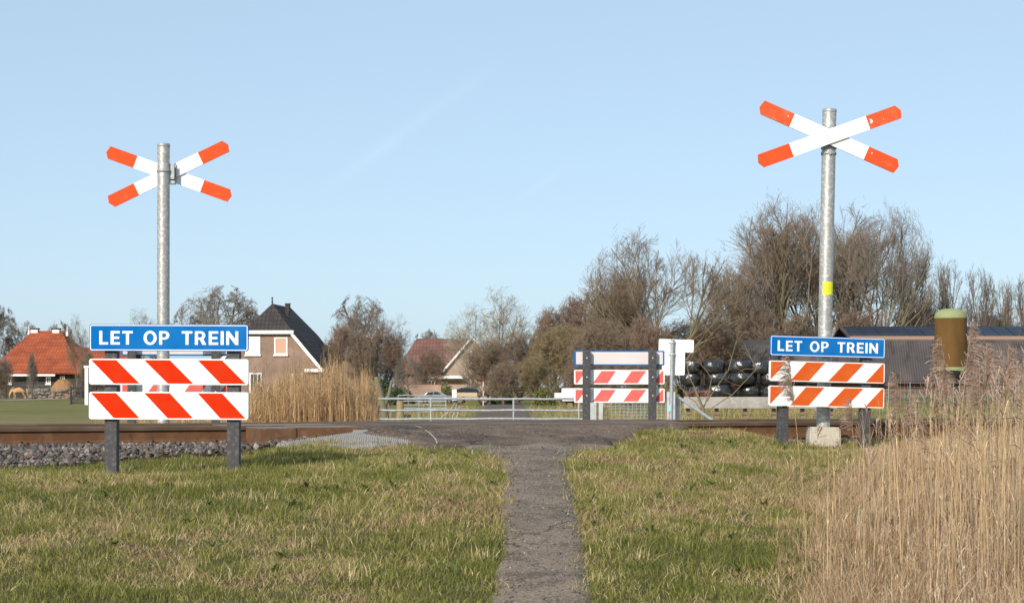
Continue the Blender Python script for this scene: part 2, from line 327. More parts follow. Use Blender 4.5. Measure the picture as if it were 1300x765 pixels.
# ------------------------------------------------------------------ railway track
Uv = Vector((TX, TY, 0)); Nv = Vector((-TY, TX, 0)); O0 = Vector((0, 20, 0))
TM = Matrix(((TX, -TY, 0, 0), (TY, TX, 0, 20), (0, 0, 1, 0), (0, 0, 0, 1)))      # (u, s, z) -> world
def uofx(x, s): return (x+TY*s)/TX
track = empty('railway_track', (0, 20, 0), 'single railway track with rusty rails running left to right over the crossing', 'railway track', rz=TA)
RAILP = [(-.07, -.172), (.07, -.172), (.07, -.158), (.018, -.142), (.009, -.125), (.009, -.055), (.034, -.040), (.036, -.010), (.026, 0), (-.026, 0), (-.036, -.010), (-.034, -.040), (-.009, -.055), (-.009, -.125), (-.018, -.142), (-.07, -.158)]
def rail(s0, name='rail'):
    mb = MB(); xs = [-70, -30]+[-15+i*1.5 for i in range(21)]+[30, 70]; n_ = len(RAILP)
    vs = [(x, s0+p[0], RT+p[1]) for x in xs for p in RAILP]; b0 = 0
    mb.add(vs, [])
    for i in range(len(xs)-1):
        for k in range(n_):
            f = (i*n_+k, i*n_+(k+1) % n_, (i+1)*n_+(k+1) % n_, (i+1)*n_+k)
            top = k in (8,); side = k in (6, 7, 9, 10)
            mb.f.append(list(f)); mb.m.append(2 if top and -2 < xs[i] < 2 else (1 if top or side else 0)); mb.sm.append(False)
    return mb.build(name, [MT['rust'], MT['railhead'], MT['railshine']], track)
rail(0.); rail(1.507)
for i in range(-24, 26):
    if -2.2 < i*.6 < 2.2: continue
    mb = MB(); mb.bbox(i*.6-.14, i*.6+.14, -.54, 2.04, RT-.36, RT-.183, .015); mb.build('sleeper', MT['sleeper'], track)
for i in range(-14, 16):
    if -2.2 < i*.6 < 2.2: continue
    for s0 in (0, 1.507):
        mb = MB()
        for sg_ in (-1, 1):
            for du in (-.055, .055):
                mb.tube([(i*.6+du, s0+sg_*.15, RT-.185), (i*.6+du, s0+sg_*.145, RT-.14), (i*.6+du*.6, s0+sg_*.10, RT-.135), (i*.6+du*.3, s0+sg_*.06, RT-.150)], .009, 6)
            mb.bbox(i*.6-.08, i*.6+.08, s0+sg_*.12-.05, s0+sg_*.12+.05, RT-.19, RT-.165, .004)
        mb.build('rail_clip', MT['rust'], track)
# crossing panels: rust stained slabs outside and between the rails, left end of the crossing
def panel(u0, u1, s0, s1, zt, label, zb=None):
    mb = MB(); mb.bbox(u0, u1, s0, s1, zb if zb else RT-.25, zt, .012)
    o = mb.build('crossing_panel', [MT['panel'], MT['paneltop']], track)
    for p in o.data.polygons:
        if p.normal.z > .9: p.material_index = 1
    return tag(o, label)
uL = uofx(-2.42, -.4)
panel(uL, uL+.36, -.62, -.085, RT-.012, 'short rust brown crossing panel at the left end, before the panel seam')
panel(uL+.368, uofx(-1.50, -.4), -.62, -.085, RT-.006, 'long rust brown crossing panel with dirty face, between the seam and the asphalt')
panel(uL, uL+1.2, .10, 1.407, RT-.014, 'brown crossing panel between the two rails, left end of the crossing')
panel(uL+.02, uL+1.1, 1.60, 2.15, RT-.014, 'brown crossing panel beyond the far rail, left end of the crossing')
# white arc mark on asphalt
mb = MB(); pts = []
for k in range(13):
    a = k/12; px = 520+36*sin(a*pi/2); py = 546+14*(a**1.5)
    pts.append((px, py))
arc = []
for px, py in pts:
    x = (px-HX)/F*18.6; s_ = np.interp(py, [546, 560], [-.62, -1.75]); x = (px-HX)/F*YS(0, s_); arc.append(Vector((x, YS(x, s_), float(road_h(s_))+.0135)))
for i in range(len(arc)-1):
    if i in (4,): continue
    d = (arc[i+1]-arc[i]).normalized(); nrm = Vector((-d.y, d.x, 0))*.0065
    mb.add([arc[i]+nrm, arc[i]-nrm, arc[i+1]-nrm, arc[i+1]+nrm], [(0, 1, 2, 3)])
MT['paint'] = mat('worn_white_paint', (.42, .40, .37), .7, noise=[(30, 4, (.16, .14, .13), .55, .6)])
tag(mb.build('road_marking', MT['paint']), kind='structure')
# anti trespass grid panel
def trespass():
    A = P(350, 565.5, 18.0); B = P(452, 551, 18.80); C = P(545, 561.5, 18.40); D = P(455, 572, 17.3)
    mb = MB(); nu, nv = 34, 18; h = .035
    def q(a, b): return (A*(1-a)+B*a)*(1-b)+(D*(1-a)+C*a)*b
    for i in range(nu):
        for j in range(nv):
            c = [q(i/nu, j/nv), q((i+1)/nu, j/nv), q((i+1)/nu, (j+1)/nv), q(i/nu, (j+1)/nv)]; ap = (c[0]+c[1]+c[2]+c[3])/4+Vector((0, 0, h))
            mb.add(c+[ap], [(0, 1, 4), (1, 2, 4), (2, 3, 4), (3, 0, 4)])
    b0 = [q(0, 0), q(1, 0), q(1, 1), q(0, 1)]; lo = [v-Vector((0, 0, .12)) for v in b0]
    mb.add(b0+lo, [(0, 1, 5, 4), (1, 2, 6, 5), (2, 3, 7, 6), (3, 0, 4, 7), (4, 5, 6, 7)])
    o = mb.build('trespass_mat', MT['mat']); return tag(o, 'pale grey studded anti-trespass mat lying beside the near rail left of the path', 'trespass mat'), [(p.x, p.y) for p in (A, B, C, D)]
_, MATPOLY = trespass()
mb = MB()   # small galvanised end bracket above the mat
c = P(452, 549, 18.85); mb.prism([(-.10, -.06), (.07, -.06), (.055, .02), (.01, .055), (-.04, .03)], -.05, .05, mtx=Matrix.Translation(c)); mb.box(-.02, .12, -.12, -.05, .0, .03, mtx=Matrix.Translation(c))
tag(mb.build('panel_end_bracket', MT['mat']), 'small grey metal end bracket of the crossing panels above the grey mat', 'bracket')
# ------------------------------------------------------------------ signs
def rrect(w, h, r, n=5):
    pts = []
    for cx, cz, a0 in ((w/2-r, h/2-r, 0), (-w/2+r, h/2-r, 90), (-w/2+r, -h/2+r, 180), (w/2-r, -h/2+r, 270)):
        for k in range(n+1): a = R(a0+90*k/n); pts.append((cx+r*cos(a), cz+r*sin(a)))
    return pts
def clipx(poly, x0, x1):
    for lim, sg_ in ((x0, 1), (x1, -1)):
        out = []
        for i in range(len(poly)):
            a, b_ = poly[i], poly[(i+1) % len(poly)]; ia = (a[0]-lim)*sg_ >= 0; ib = (b_[0]-lim)*sg_ >= 0
            if ia: out.append(a)
            if ia != ib: t_ = (lim-a[0])/(b_[0]-a[0]); out.append((lim, a[1]+t_*(b_[1]-a[1])))
        poly = out
        if not poly: return poly
    return poly
def letter(ch):
    """list of (outline quads) in a box 1 high; returns (width, [quads as 4 points])"""
    t_ = .188; q = []
    bar = lambda x0, x1, z0, z1: q.append([(x0, z0), (x1, z0), (x1, z1), (x0, z1)])
    def arc(cx, cz, rx, rz, a0, a1, n=20, tx=t_, tz=t_*.9):
        for k in range(n):
            a, b_ = R(a0+(a1-a0)*k/n), R(a0+(a1-a0)*(k+1)/n)
            q.append([(cx+rx*cos(a), cz+rz*sin(a)), (cx+rx*cos(b_), cz+rz*sin(b_)), (cx+(rx-tx)*cos(b_), cz+(rz-tz)*sin(b_)), (cx+(rx-tx)*cos(a), cz+(rz-tz)*sin(a))])
    if ch == 'L': bar(0, t_, 0, 1); bar(t_, .56, 0, .17); w_ = .56
    if ch == 'E': bar(0, t_, 0, 1); bar(t_, .58, 0, .17); bar(t_, .58, .83, 1); bar(t_, .54, .42, .58); w_ = .58
    if ch == 'T': bar(0, .66, .83, 1); bar(.33-t_/2, .33+t_/2, 0, .83); w_ = .66
    if ch == 'I': bar(0, t_, 0, 1); w_ = t_
    if ch == 'N':
        bar(0, t_*.93, 0, 1); bar(.74-t_*.93, .74, 0, 1); q.append([(t_*.93, 1), (t_*.93, .60), (.74-t_*.93, 0), (.74-t_*.93, .40)]); w_ = .74
    if ch == 'O': arc(.41, .5, .41, .52, 0, 360, 36, t_, .175); w_ = .82
    if ch in 'PR':
        bar(0, t_, 0, 1); bar(t_, .34, .84, 1); bar(t_, .34, .38, .53); arc(.34, .69, .30, .31, -90, 90, 14, t_, .155); w_ = .64
        if ch == 'R': q.append([(.30, .40), (.52, .42), (.70, 0), (.46, 0)]); w_ = .70
    return w_, q
def lettering(mb, text, x0, x1, z0, z1, y, th=.0015):
    h = z1-z0; gaps = .155; x = 0; items = []
    for ch in text:
        if ch == ' ': x += .34; continue
        w_, q = letter(ch); items.append((x, q)); x += w_+gaps
    tot = x-gaps; sx = (x1-x0)/tot
    for xo, q in items:
        for k, f in enumerate(q): mb.prism([(x0+(xo+a)*sx, z0+c*h) for a, c in f], y-th, y+.0001+.0001*(k % 2))
def sign(label, loc, yaw, roll, front, stripes, redm, post_x, post_bot, ztop=0., rows=((0, -.2), (-.256, -.456), (-.504, -.716)), posth=None, lab2=None):
    """front: True when the lettered side faces the camera. loc = top centre of blue board."""
    root = empty('warning_sign', loc, label, 'warning sign')
    root.rotation_euler = (0, R(roll), R(yaw)+(0 if front else pi))
    W = 1.2; Hb = .2
    z0, z1 = rows[0]
    mb = MB(); mb.prism([(x, z+(z0+z1)/2) for x, z in rrect(W, z0-z1, .018)], -.028, 0); nb = mb.build('name_board', MT['blue'], root)
    if not front: nb['label'] = 'back of the blue name board, pale plate in a blue rim'
    # white outline
    def ring(w1, h1, r1, w2, h2, r2, y, cz, mt, name, par, th=.0012):
        a = rrect(w1, h1, r1); c = rrect(w2, h2, r2); n_ = len(a); mb = MB()
        vs = [(x, y, z+cz) for x, z in a]+[(x, y, z+cz) for x, z in c]; vs += [(x, yy+th, z) for x, yy, z in vs]
        fs = []
        for i in range(n_):
            j = (i+1) % n_; fs += [(i, j, n_+j, n_+i), (2*n_+i, 3*n_+i, 3*n_+j, 2*n_+j), (i, 2*n_+i, 2*n_+j, j), (n_+i, n_+j, 3*n_+j, 3*n_+i)]
        mb.add(vs, fs); return mb.build(name, mt, par)
    cz = (z0+z1)/2
    ring(W-.010, z0-z1-.010, .015, W-.022, z0-z1-.022, .010, -.0292, cz, MT['white'], 'outline', nb)
    for wd, xa_, xb_ in (('LET', -.525, -.272), ('OP', -.190, .005), ('TREIN', .098, .525)):
        mb = MB(); lettering(mb, wd, xa_, xb_, cz-.052, cz+.050, -.0285); mb.build('lettered_word', MT['white'], nb)
    mb = MB(); mb.prism([(x, z+cz) for x, z in rrect(W-.045, z0-z1-.036, .008)], .0005, .003); mb.build('back_plate', MT['backplate'], nb)
    for (za, zb) in rows[1:]:
        h = za-zb-.006; cz = (za+zb)/2
        mb = MB(); mb.prism([(x, z+cz) for x, z in rrect(W+.004, h, .018)], -.028, 0); bd = mb.build('striped_board', MT['white'], root)
        mb = MB(); e = .009
        for (t0, t1, b0, b1) in stripes:
            poly = clipx([(-W/2+W*t0, cz+h/2-e), (-W/2+W*t1, cz+h/2-e), (-W/2+W*b1, cz-h/2+e), (-W/2+W*b0, cz-h/2+e)], -W/2+e, W/2-e)
            if len(poly) > 2: mb.prism(poly, -.0292, -.0278)
        mb.build('stripes', redm, bd)
        mb = MB(); e = .017
        for (t0, t1, b0, b1) in ((-.035, .125, -.13, .035), (.30, .46, .205, .37), (.635, .795, .54, .70), (.97, 1.13, .875, 1.03)):
            poly = clipx([(-W/2+W*t0, cz+h/2-e), (-W/2+W*t1, cz+h/2-e), (-W/2+W*b1, cz-h/2+e), (-W/2+W*b0, cz-h/2+e)], -W/2+e, W/2-e)
            if len(poly) > 2:
                poly = [(-x, z) for x, z in poly]
                mb.prism(poly, .0002, .0022)
        mb.build('back_stripes', MT['pinkstripe'], bd)
        ring(W-.004, h-.006, .014, W-.018, h-.020, .010, .0024, cz, MT['white'], 'rim', bd)
    for k, px_ in enumerate(post_x):
        mb = MB(); mb.bbox(px_-.047, px_+.047, .004, .098, post_bot[k], rows[0][0]-.004+posth[k] if posth else rows[0][0]-.004, .006)
        po = mb.build('post', MT['plasticpost'], root)
        for za, zb in rows:
            mb = MB(); mb.tube([(px_, .0985, (za+zb)/2), (px_, .106, (za+zb)/2)], .010, 10); mb.build('bolt', MT['bolt'], po)
    return root
SA = ((.010, .170, .155, .317), (.346, .508, .495, .655), (.683, .836, .826, .985))
SB = ((.0, .144, -.13, .003), (.315, .476, .180, .340), (.652, .818, .506, .672), (.98, 1.12, .836, 1.0))
pA = P(215.2, 411.8, 15.0)
sign('blue warning sign with bright red stripes, on two dark posts in grass on the left', pA, -1.5, .2, True, SA, MT['redstripe'], (-.445, .482), (-1.25, -1.25))
pB = P(1050.2, 427.6, 19.6)
sign('blue warning sign with faded orange stripes in front of the tall pole on the right', pB, 13, 1.25, True, SB, MT['orangestripe'], (-.43, .43), (-1.25, -1.25), rows=((0, -.195), (-.242, -.447), (-.486, -.69)))
pC = P(222, 429, 22.45)
sign('back of a warning sign mostly hidden behind the near left sign and galvanised pole', pC, 8, 0, False, SA, MT['redstripe'], (-.455, .475), (-1.45, -1.45), rows=((0, -.2), (-.256, -.456), (-.504, -.706)))
pD = P(786.5, 444.8, 26.3)
sign('back of a warning sign beyond the track, pale plates between two black bolted posts', pD, 4, 0, False, SB, MT['orangestripe'], (-.428, .445), (-1.7, -1.7), rows=((0, -.198), (-.250, -.449), (-.497, -.69)))

# ------------------------------------------------------------------ crossing poles
def crosspole(label, base, top, r, lean, cross_z, cross_dx, arm, front, tilt, yaw=0):
    root = empty('crossing_pole', base, label, 'level crossing pole'); root.rotation_euler = (0, R(lean), R(yaw))
    H = top
    mb = MB(); mb.tube([(0, 0, -.6), (0, 0, H*.3), (0, 0, H*.7), (0, 0, H)], r, 28, cap=True); pole = mb.build('pole', MT['galv'], root)
    mb = MB(); mb.lathe([(r+.0015, H-.03), (r+.0025, H-.028), (r+.0025, H-.002), (r-.004, H+.006), (0, H+.008)], 28); mb.build('pole_cap', MT['galvdull'], pole)
    sy = -1 if front else 1
    for k, (ang, yo) in enumerate(((tilt[0], r+(.055 if front else .030)), (tilt[1], r+(.030 if front else .055)))):
        Wd = .140; Lh = arm/2; th = .022; c = .035
        m4 = Matrix.Translation((cross_dx, sy*yo, cross_z)) @ Matrix.Rotation(-R(ang), 4, 'Y')
        mb = MB(); rd_ = Lh*2*.232
        mb.prism([(-Lh+rd_, -Wd/2), (Lh-rd_, -Wd/2), (Lh-rd_, Wd/2), (-Lh+rd_, Wd/2)], -th/2, th/2, 0, m4)
        for sg_ in (-1, 1):
            pl = [(sg_*q0, sg_*q1) for q0, q1 in ((Lh-rd_, -Wd/2), (Lh-.022, -Wd/2), (Lh, Wd*.05), (Lh-.040, Wd/2), (Lh-rd_, Wd/2))]
            mb.prism(pl, -th/2, th/2, 1 if not (front and sg_*1 > 0 and k == 0 or front and sg_ < 0 and k == 1) else 2, m4)
        arm_o = mb.build('cross_arm', [MT['crosswhite'], MT['crossred'], MT['crossredworn']], root)
        mb = MB()
        for bx in ((-.035, .02), (.04, .018), (-.02, -.045)) if k == 0 else ((Lh-rd_+.05, .02), (-(Lh-rd_+.05), .02)):
            mb.tube([m4 @ Vector((bx[0], sy*th/2, bx[1])), m4 @ Vector((bx[0], sy*(th/2+.004), bx[1]))], .008, 8)
        mb.build('rivets', MT['bolt'], arm_o)
    mb = MB(); mb.bbox(cross_dx-.02 if not front else -.05, cross_dx+.09 if not front else .05, min(sy*r, sy*(r+.012)), max(sy*r, sy*(r+.012)), cross_z-.08, cross_z+.10, .003)
    if not front: mb.bbox(r-.005, r+.05, 0, .012, cross_z-.07, cross_z+.10, .003); mb.bbox(r-.005, r+.055, 0, .09, cross_z-.12, cross_z-.085, .003)
    br = mb.build('bracket', MT['galvdull'], root)
    mb = MB()
    for dz in ((.02,) if not front else (-.155, -.10)):
        mb.lathe([(r+.001, cross_z+dz-.016), (r+.008, cross_z+dz-.013), (r+.008, cross_z+dz+.013), (r+.001, cross_z+dz+.016)], 28)
    if front: mb.tube([(.0, -r-.002, cross_z-.165), (.0, -r-.02, cross_z-.165)], .013, 8)
    mb.build('clamp_ring', MT['galvdull'], root)
    return root
Y2 = 19.88; b2 = P(1045, 543, Y2); t2 = (490-139)/F*Y2+CZ-b2.z
q2 = crosspole('tall galvanised pole on a concrete foot with red and white cross facing the camera, right', b2, t2, .069, 1.15, (543-175.2)/F*Y2, -.014, 1.505, True, (20.8, -22.65))
mb = MB(); z_ = (543-366)/F*Y2; a0 = -125; nn_ = 10; hh = .065
vs = [(.0715*cos(R(a0+k*10)), .0715*sin(R(a0+k*10)), z_+dz) for dz in (-hh, hh) for k in range(nn_+1)]
vs = [((x, y, z)) for x, y, z in vs]; mb.add(vs, [(k, k+1, nn_+2+k, nn_+1+k) for k in range(nn_)], smooth=True)
st = mb.build('sticker', MT['yellow'], q2)
mb = MB()
for zz in (.035, .015, -.005, -.025):
    mb.add([(.0722*cos(R(a0+k*10+8)), .0722*sin(R(a0+k*10+8)), z_+zz+dz) for dz in (-.0025, .0025) for k in range(6)], [(k, k+1, 7+k, 6+k) for k in range(5)])
mb.build('small_print', MT['yellowink'], st)
mb = MB(); w_ = .155; bm = bmesh.new()
bmesh.ops.create_cube(bm, size=1)
for v in bm.verts: k = 1 if v.co.z > 0 else 1.12; v.co = Vector((v.co.x*.30*k, v.co.y*.30*k, v.co.z*.40-.20+.012))
bmesh.ops.bevel(bm, geom=bm.edges[:], offset=.014, segments=2, affect='EDGES'); mb.from_bm(bm)
mb.build('concrete_foot', MT['concrete'], q2)
b1 = P(207, 545, 21.75); t1 = (490-183)/F*21.75+CZ-b1.z
crosspole('galvanised pole behind the left sign, its red and white cross turned away', b1, t1, .068, 0.1, (545-219.4)/F*21.75, .038, 1.455, False, (25.8, -19.7))

# ------------------------------------------------------------------ ballast stones
def rocks(name, pts, size, mats, seed, squash=.7):
    rg = np.random.RandomState(seed); bm = bmesh.new(); bmesh.ops.create_icosphere(bm, subdivisions=1, radius=1); bm.verts.index_update()
    base = np.array([v.co[:] for v in bm.verts]); fs = np.array([[v.index for v in f.verts] for f in bm.faces]); bm.free()
    n_ = len(pts); A_ = rg.randn(n_, 3, 3); Q_, _ = np.linalg.qr(A_)
    s3 = size*(.55+rg.rand(n_, 1)*.75)*np.stack([rg.uniform(.7, 1.25, n_), rg.uniform(.6, 1., n_), rg.uniform(.45, .8, n_)], 1)
    jit = 1+rg.uniform(-.28, .22, (n_, len(base), 1)); v = base[None]*jit*s3[:, None, :]; v = np.einsum('nij,nkj->nki', Q_, v); v[..., 2] *= squash+.25; v += np.asarray(pts)[:, None, :]
    cc = rg.choice(5, n_, p=[.35, .25, .2, .12, .08]); pal = np.array([(.15, .125, .12), (.22, .19, .18), (.10, .085, .08), (.30, .26, .245), (.17, .11, .085)])*rg.uniform(.8, 1.25, (n_, 1))[:, :1] if False else np.array([(.11, .092, .083), (.165, .14, .127), (.07, .058, .052), (.25, .215, .195), (.13, .082, .06)])
    col = np.repeat((pal[cc]*rg.uniform(.75, 1.25, (n_, 1)))[:, None, :], len(base), 1)
    f = (np.arange(n_)[:, None, None]*len(base)+fs[None]).reshape(-1, 3)
    o = link(name, npmesh(name, v.reshape(-1, 3), f, mats, col.reshape(-1, 3))); return tag(o, kind='stuff')
MT['stone'] = mat('ballast_stone', (.2, .2, .2), .9, attr=True, bump=(60, .5, .01))
rg = np.random.RandomState(4); n_ = 36000
u = rg.uniform(-13, 13, n_); s = np.concatenate([rg.uniform(-2.3, -.06, int(n_*.62)), rg.uniform(-.05, 2.9, n_-int(n_*.62))])
x = u*TX-TY*s; y = 20+u*TY+TX*s; gh = ground_h(x, y)
a, c = road_lr(s); keep = ~((x > a-.15) & (x < c+.1)) & ~((x > -2.55) & (x < 1.8) & (s > -.7))
edge = -1.0-1.3*sstep(-1.7, -4.2, x)+.35*(fbm(x, y, 1.6, 21)-.5)
keep &= np.where(s < 0, (s > edge) & (x < 1.0) & (x < -1.3), True)
keep &= ~inpoly(x, y, MATPOLY)
keep |= (s < 0) & (x > 1.9) & (s > -.35) & (x > c+.1)
x, y, gh, s = x[keep], y[keep], gh[keep], s[keep]
zb = np.where(s < -.05, np.interp(s, [-2.4, -1.2, -.2], [0, .02, .0]), 0)
zt = np.where(s < -.05, gh+.012+zb+rg.uniform(0, .03, len(x)), (CZ-.374-.172-.03)+rg.uniform(-.02, .03, len(x)))
bb = np.interp(s, [-2.4, -1.4, -.1], [-.70, -.585, -.560])+CZ
zt = np.where((s < -.05) & (x < -1.2), np.maximum(zt, bb+rg.uniform(-.03, .012, len(x))), zt)
rocks('ballast', np.stack([x, y, zt], 1), .026, MT['stone'], 5)

rg = np.random.RandomState(14); n_ = 1500; y = rg.uniform(9.5, 20, n_); a, c = path_lr(y); x = a+(c-a)*rg.rand(n_); sp_ = sdist(x, y); a2, c2 = road_lr(np.maximum(sp_, -2.1)); x = np.where(y > 18.1, a2+(c2-a2)*rg.rand(n_), x); sp_ = sdist(x, y)
rocks('gravel', np.stack([x, y, np.where(sp_ > -2.0, road_h(sp_)+.002, ground_h(x, y)+.033)], 1), .0075, MT['stone'], 15)
# ------------------------------------------------------------------ grass blades
def blades(name, x, y, z, h, w_, lean, col, mt, seed=0, kind='stuff'):
    rg = np.random.RandomState(seed); n_ = len(x); a = rg.uniform(0, 2*pi, n_); d = rg.uniform(0, 2*pi, n_)
    wx, wy = np.cos(a)*w_/2, np.sin(a)*w_/2; lx, ly = np.cos(d)*lean*h, np.sin(d)*lean*h; hz = h*np.sqrt(np.maximum(1-lean**2*.8, .05))
    V = np.zeros((n_, 5, 3), np.float32)
    V[:, 0] = np.stack([x-wx, y-wy, z], 1); V[:, 1] = np.stack([x+wx, y+wy, z], 1)
    V[:, 2] = np.stack([x+wx*.8+lx*.35, y+wy*.8+ly*.35, z+hz*.6], 1); V[:, 3] = np.stack([x-wx*.8+lx*.35, y-wy*.8+ly*.35, z+hz*.6], 1)
    V[:, 4] = np.stack([x+lx, y+ly, z+hz], 1)
    b_ = np.arange(n_)[:, None]*5; f = np.concatenate([b_+[0, 1, 2], b_+[0, 2, 3], b_+[3, 2, 4]]).reshape(-1, 3)
    C = np.repeat(col[:, None, :], 5, 1)
    o = link(name, npmesh(name, V.reshape(-1, 3), f, mt, C.reshape(-1, 3)))
    return tag(o, kind=kind) if kind else o
MT['grass'] = mat('grass_blade', (.1, .12, .03), .6, attr=True, trans=.3, spec=.25)
def on_hard(x, y):
    s = sdist(x, y); a, c = path_lr(y); rl, rr = road_lr(s)
    wob = .16*(fbm(x, y, 2.3, 31)-.5)+.16*(fbm(x, y, 8, 32)-.5)
    hard = (y < 18.4) & (x > a+.045+wob) & (x < c-.045+wob)
    hard |= (s > -2.0+.5*wob) & (s < 60) & (x > rl+.02+wob) & (x < rr-.02+wob)
    hard |= inpoly(x, y, MATPOLY)
    tuft = (y < 18.2) & (fbm(x, y, 5.5, 33, 3) > .665+.25*np.clip(np.minimum(x-a, c-x)/.3, 0, 1)-.12*(y > 15.5)); hard &= ~tuft
    e_ = -1.02-1.25*sstep(-1.7, -4.2, x)+.35*(fbm(x, y, 1.6, 21)-.5)
    hard |= (x < -1.45) & (s > e_) & (s < 3)
    hard |= (x >= -1.45) & (x < 1.0) & (s > -1.4) & (s < 3) & (x < rr)
    hard |= (s > -.16) & (s < 2.6)
    return hard
PAL = np.array([(.150, .165, .036), (.215, .215, .052), (.29, .27, .075), (.38, .32, .125), (.54, .42, .22), (.68, .54, .32), (.38, .25, .13)])
def grass_field(name, n_, xr, yr, seed, dens=None, hs=1., ws=1.):
    rg = np.random.RandomState(seed); x = rg.uniform(*xr, n_); y = rg.uniform(*yr, n_)
    k = (np.abs(x) < .262*y+.6) & ~on_hard(x, y) & (rg.rand(n_) < .35+.9*fbm(x, y, 7, 41))
    x, y = x[k], y[k]; n_ = len(x); dry = fbm(x, y, .55, 42, 4); dry2 = fbm(x, y, 2.6, 43, 3)
    hgt = (.014+.050*fbm(x, y, 3.2, 44)**1.3+.034*rg.rand(n_)**3)*hs
    p_ = np.clip((dry-.5)*1.5+(dry2-.5)*1.5+(fbm(x, y, 11, 46, 2)-.5)*1.1+.54+rg.normal(0, .30, n_), 0, .999)
    ci = np.select([p_ < .20, p_ < .42, p_ < .62, p_ < .74, p_ < .88, p_ < .96], [0, 1, 2, 3, 4, 5], 6)
    col = PAL[ci]*rg.uniform(.75, 1.3, (n_, 1)); dead = ci >= 4
    w_ = rg.uniform(.0028, .0058, n_)*ws; lean = np.where(dead, rg.uniform(.5, 1.15, n_), rg.uniform(.2, .95, n_)); hgt = np.where(dead & (rg.rand(n_) < .1), hgt*1.8, hgt)
    z = ground_h(x, y)-.006
    blades(name, x, y, z, hgt, w_, lean, col, MT['grass'], seed)
grass_field('grass', 950000, (-5.9, 5.9), (9.3, 22.4), 50)
grass_field('grass_tufts', 22000, (-5.9, 5.9), (10, 21), 52, hs=1.9, ws=.8)
rg = np.random.RandomState(66); nc = 420; cy = rg.uniform(10, 20.5, nc); cx = rg.uniform(-1, 1, nc)*(.262*cy+.4); m_ = 55; rad = np.repeat(rg.uniform(.03, .10, nc), m_)
x = np.repeat(cx, m_)+rg.normal(0, 1, nc*m_)*rad; y = np.repeat(cy, m_)+rg.normal(0, 1, nc*m_)*rad; hc = np.repeat(rg.uniform(.04, .115, nc), m_); kc = np.repeat(rg.choice(6, nc, p=[.2, .25, .2, .12, .15, .08]), m_)
kk = ~on_hard(x, y); x, y, hc, kc = x[kk], y[kk], hc[kk], kc[kk]; dd = np.clip(kc+rg.randint(-1, 2, len(x)), 0, 6)
blades('grass_clumps', x, y, ground_h(x, y)-.005, hc*rg.uniform(.6, 1.2, len(x)), rg.uniform(.003, .006, len(x)), rg.uniform(.15, 1.0, len(x)), PAL[dd]*rg.uniform(.7, 1.25, (len(x), 1)), MT['grass'], 67)
nc = 150; cy = rg.uniform(10, 19.5, nc); cx = rg.uniform(-1, 1, nc)*(.262*cy+.4); m_ = 9; x = np.repeat(cx, m_)+rg.normal(0, .008, nc*m_); y = np.repeat(cy, m_)+rg.normal(0, .008, nc*m_); kk = ~on_hard(x, y); x, y = x[kk], y[kk]
blades('broadleaf_weeds', x, y, ground_h(x, y)+.012, rg.uniform(.04, .085, len(x)), rg.uniform(.014, .026, len(x)), rg.uniform(.7, 1.15, len(x)), np.array([(.085, .13, .03), (.12, .16, .04), (.10, .12, .03)])[rg.randint(0, 3, len(x))], MT['grass'], 68)
# crumbs of grass and dead straw lying on the path edges
rg = np.random.RandomState(61); n_ = 700; y = rg.uniform(9.5, 18, n_); a, c = path_lr(y); sd_ = rg.rand(n_) < .5; d_ = np.abs(rg.normal(0, .10, n_)); x = np.where(sd_, a+d_, c-d_)
blades('fallen_straw', x, y, ground_h(x, y)+.034, rg.uniform(.012, .045, n_), rg.uniform(.002, .005, n_), rg.uniform(.9, 1.1, n_)*1.1, PAL[rg.choice([3, 4, 5, 6, 2], n_)], MT['grass'], 62)
# coarse far-side verge beyond the track
grass_field('verge_grass', 120000, (-8, 9), (22.0, 34), 55, hs=2.2, ws=1.6)

rg = np.random.RandomState(81); n_ = 26000; y = rg.uniform(41.5, 100, n_); pxs = rg.uniform(475, 1130, n_); x = (pxs-HX)/F*y; dn = fbm(x, y*.35, .35, 82); s_ = sdist(x, y); ra, rb = road_lr(s_)
kk = (dn > .5) & ((x < ra-.1) | (x > rb+.1)); x, y, dn = x[kk], y[kk], dn[kk]; n_ = len(x)
blades('dry_field_grass', x, y, ground_h(x, y)-.01, rg.uniform(.08, .30, n_)*(1+(dn > .6)), rg.uniform(.012, .03, n_), rg.uniform(.2, .9, n_), np.array([(.40, .32, .13), (.46, .36, .19), (.30, .26, .09), (.34, .22, .13), (.24, .24, .07)])[rg.randint(0, 5, n_)], MT['grass'], 83)
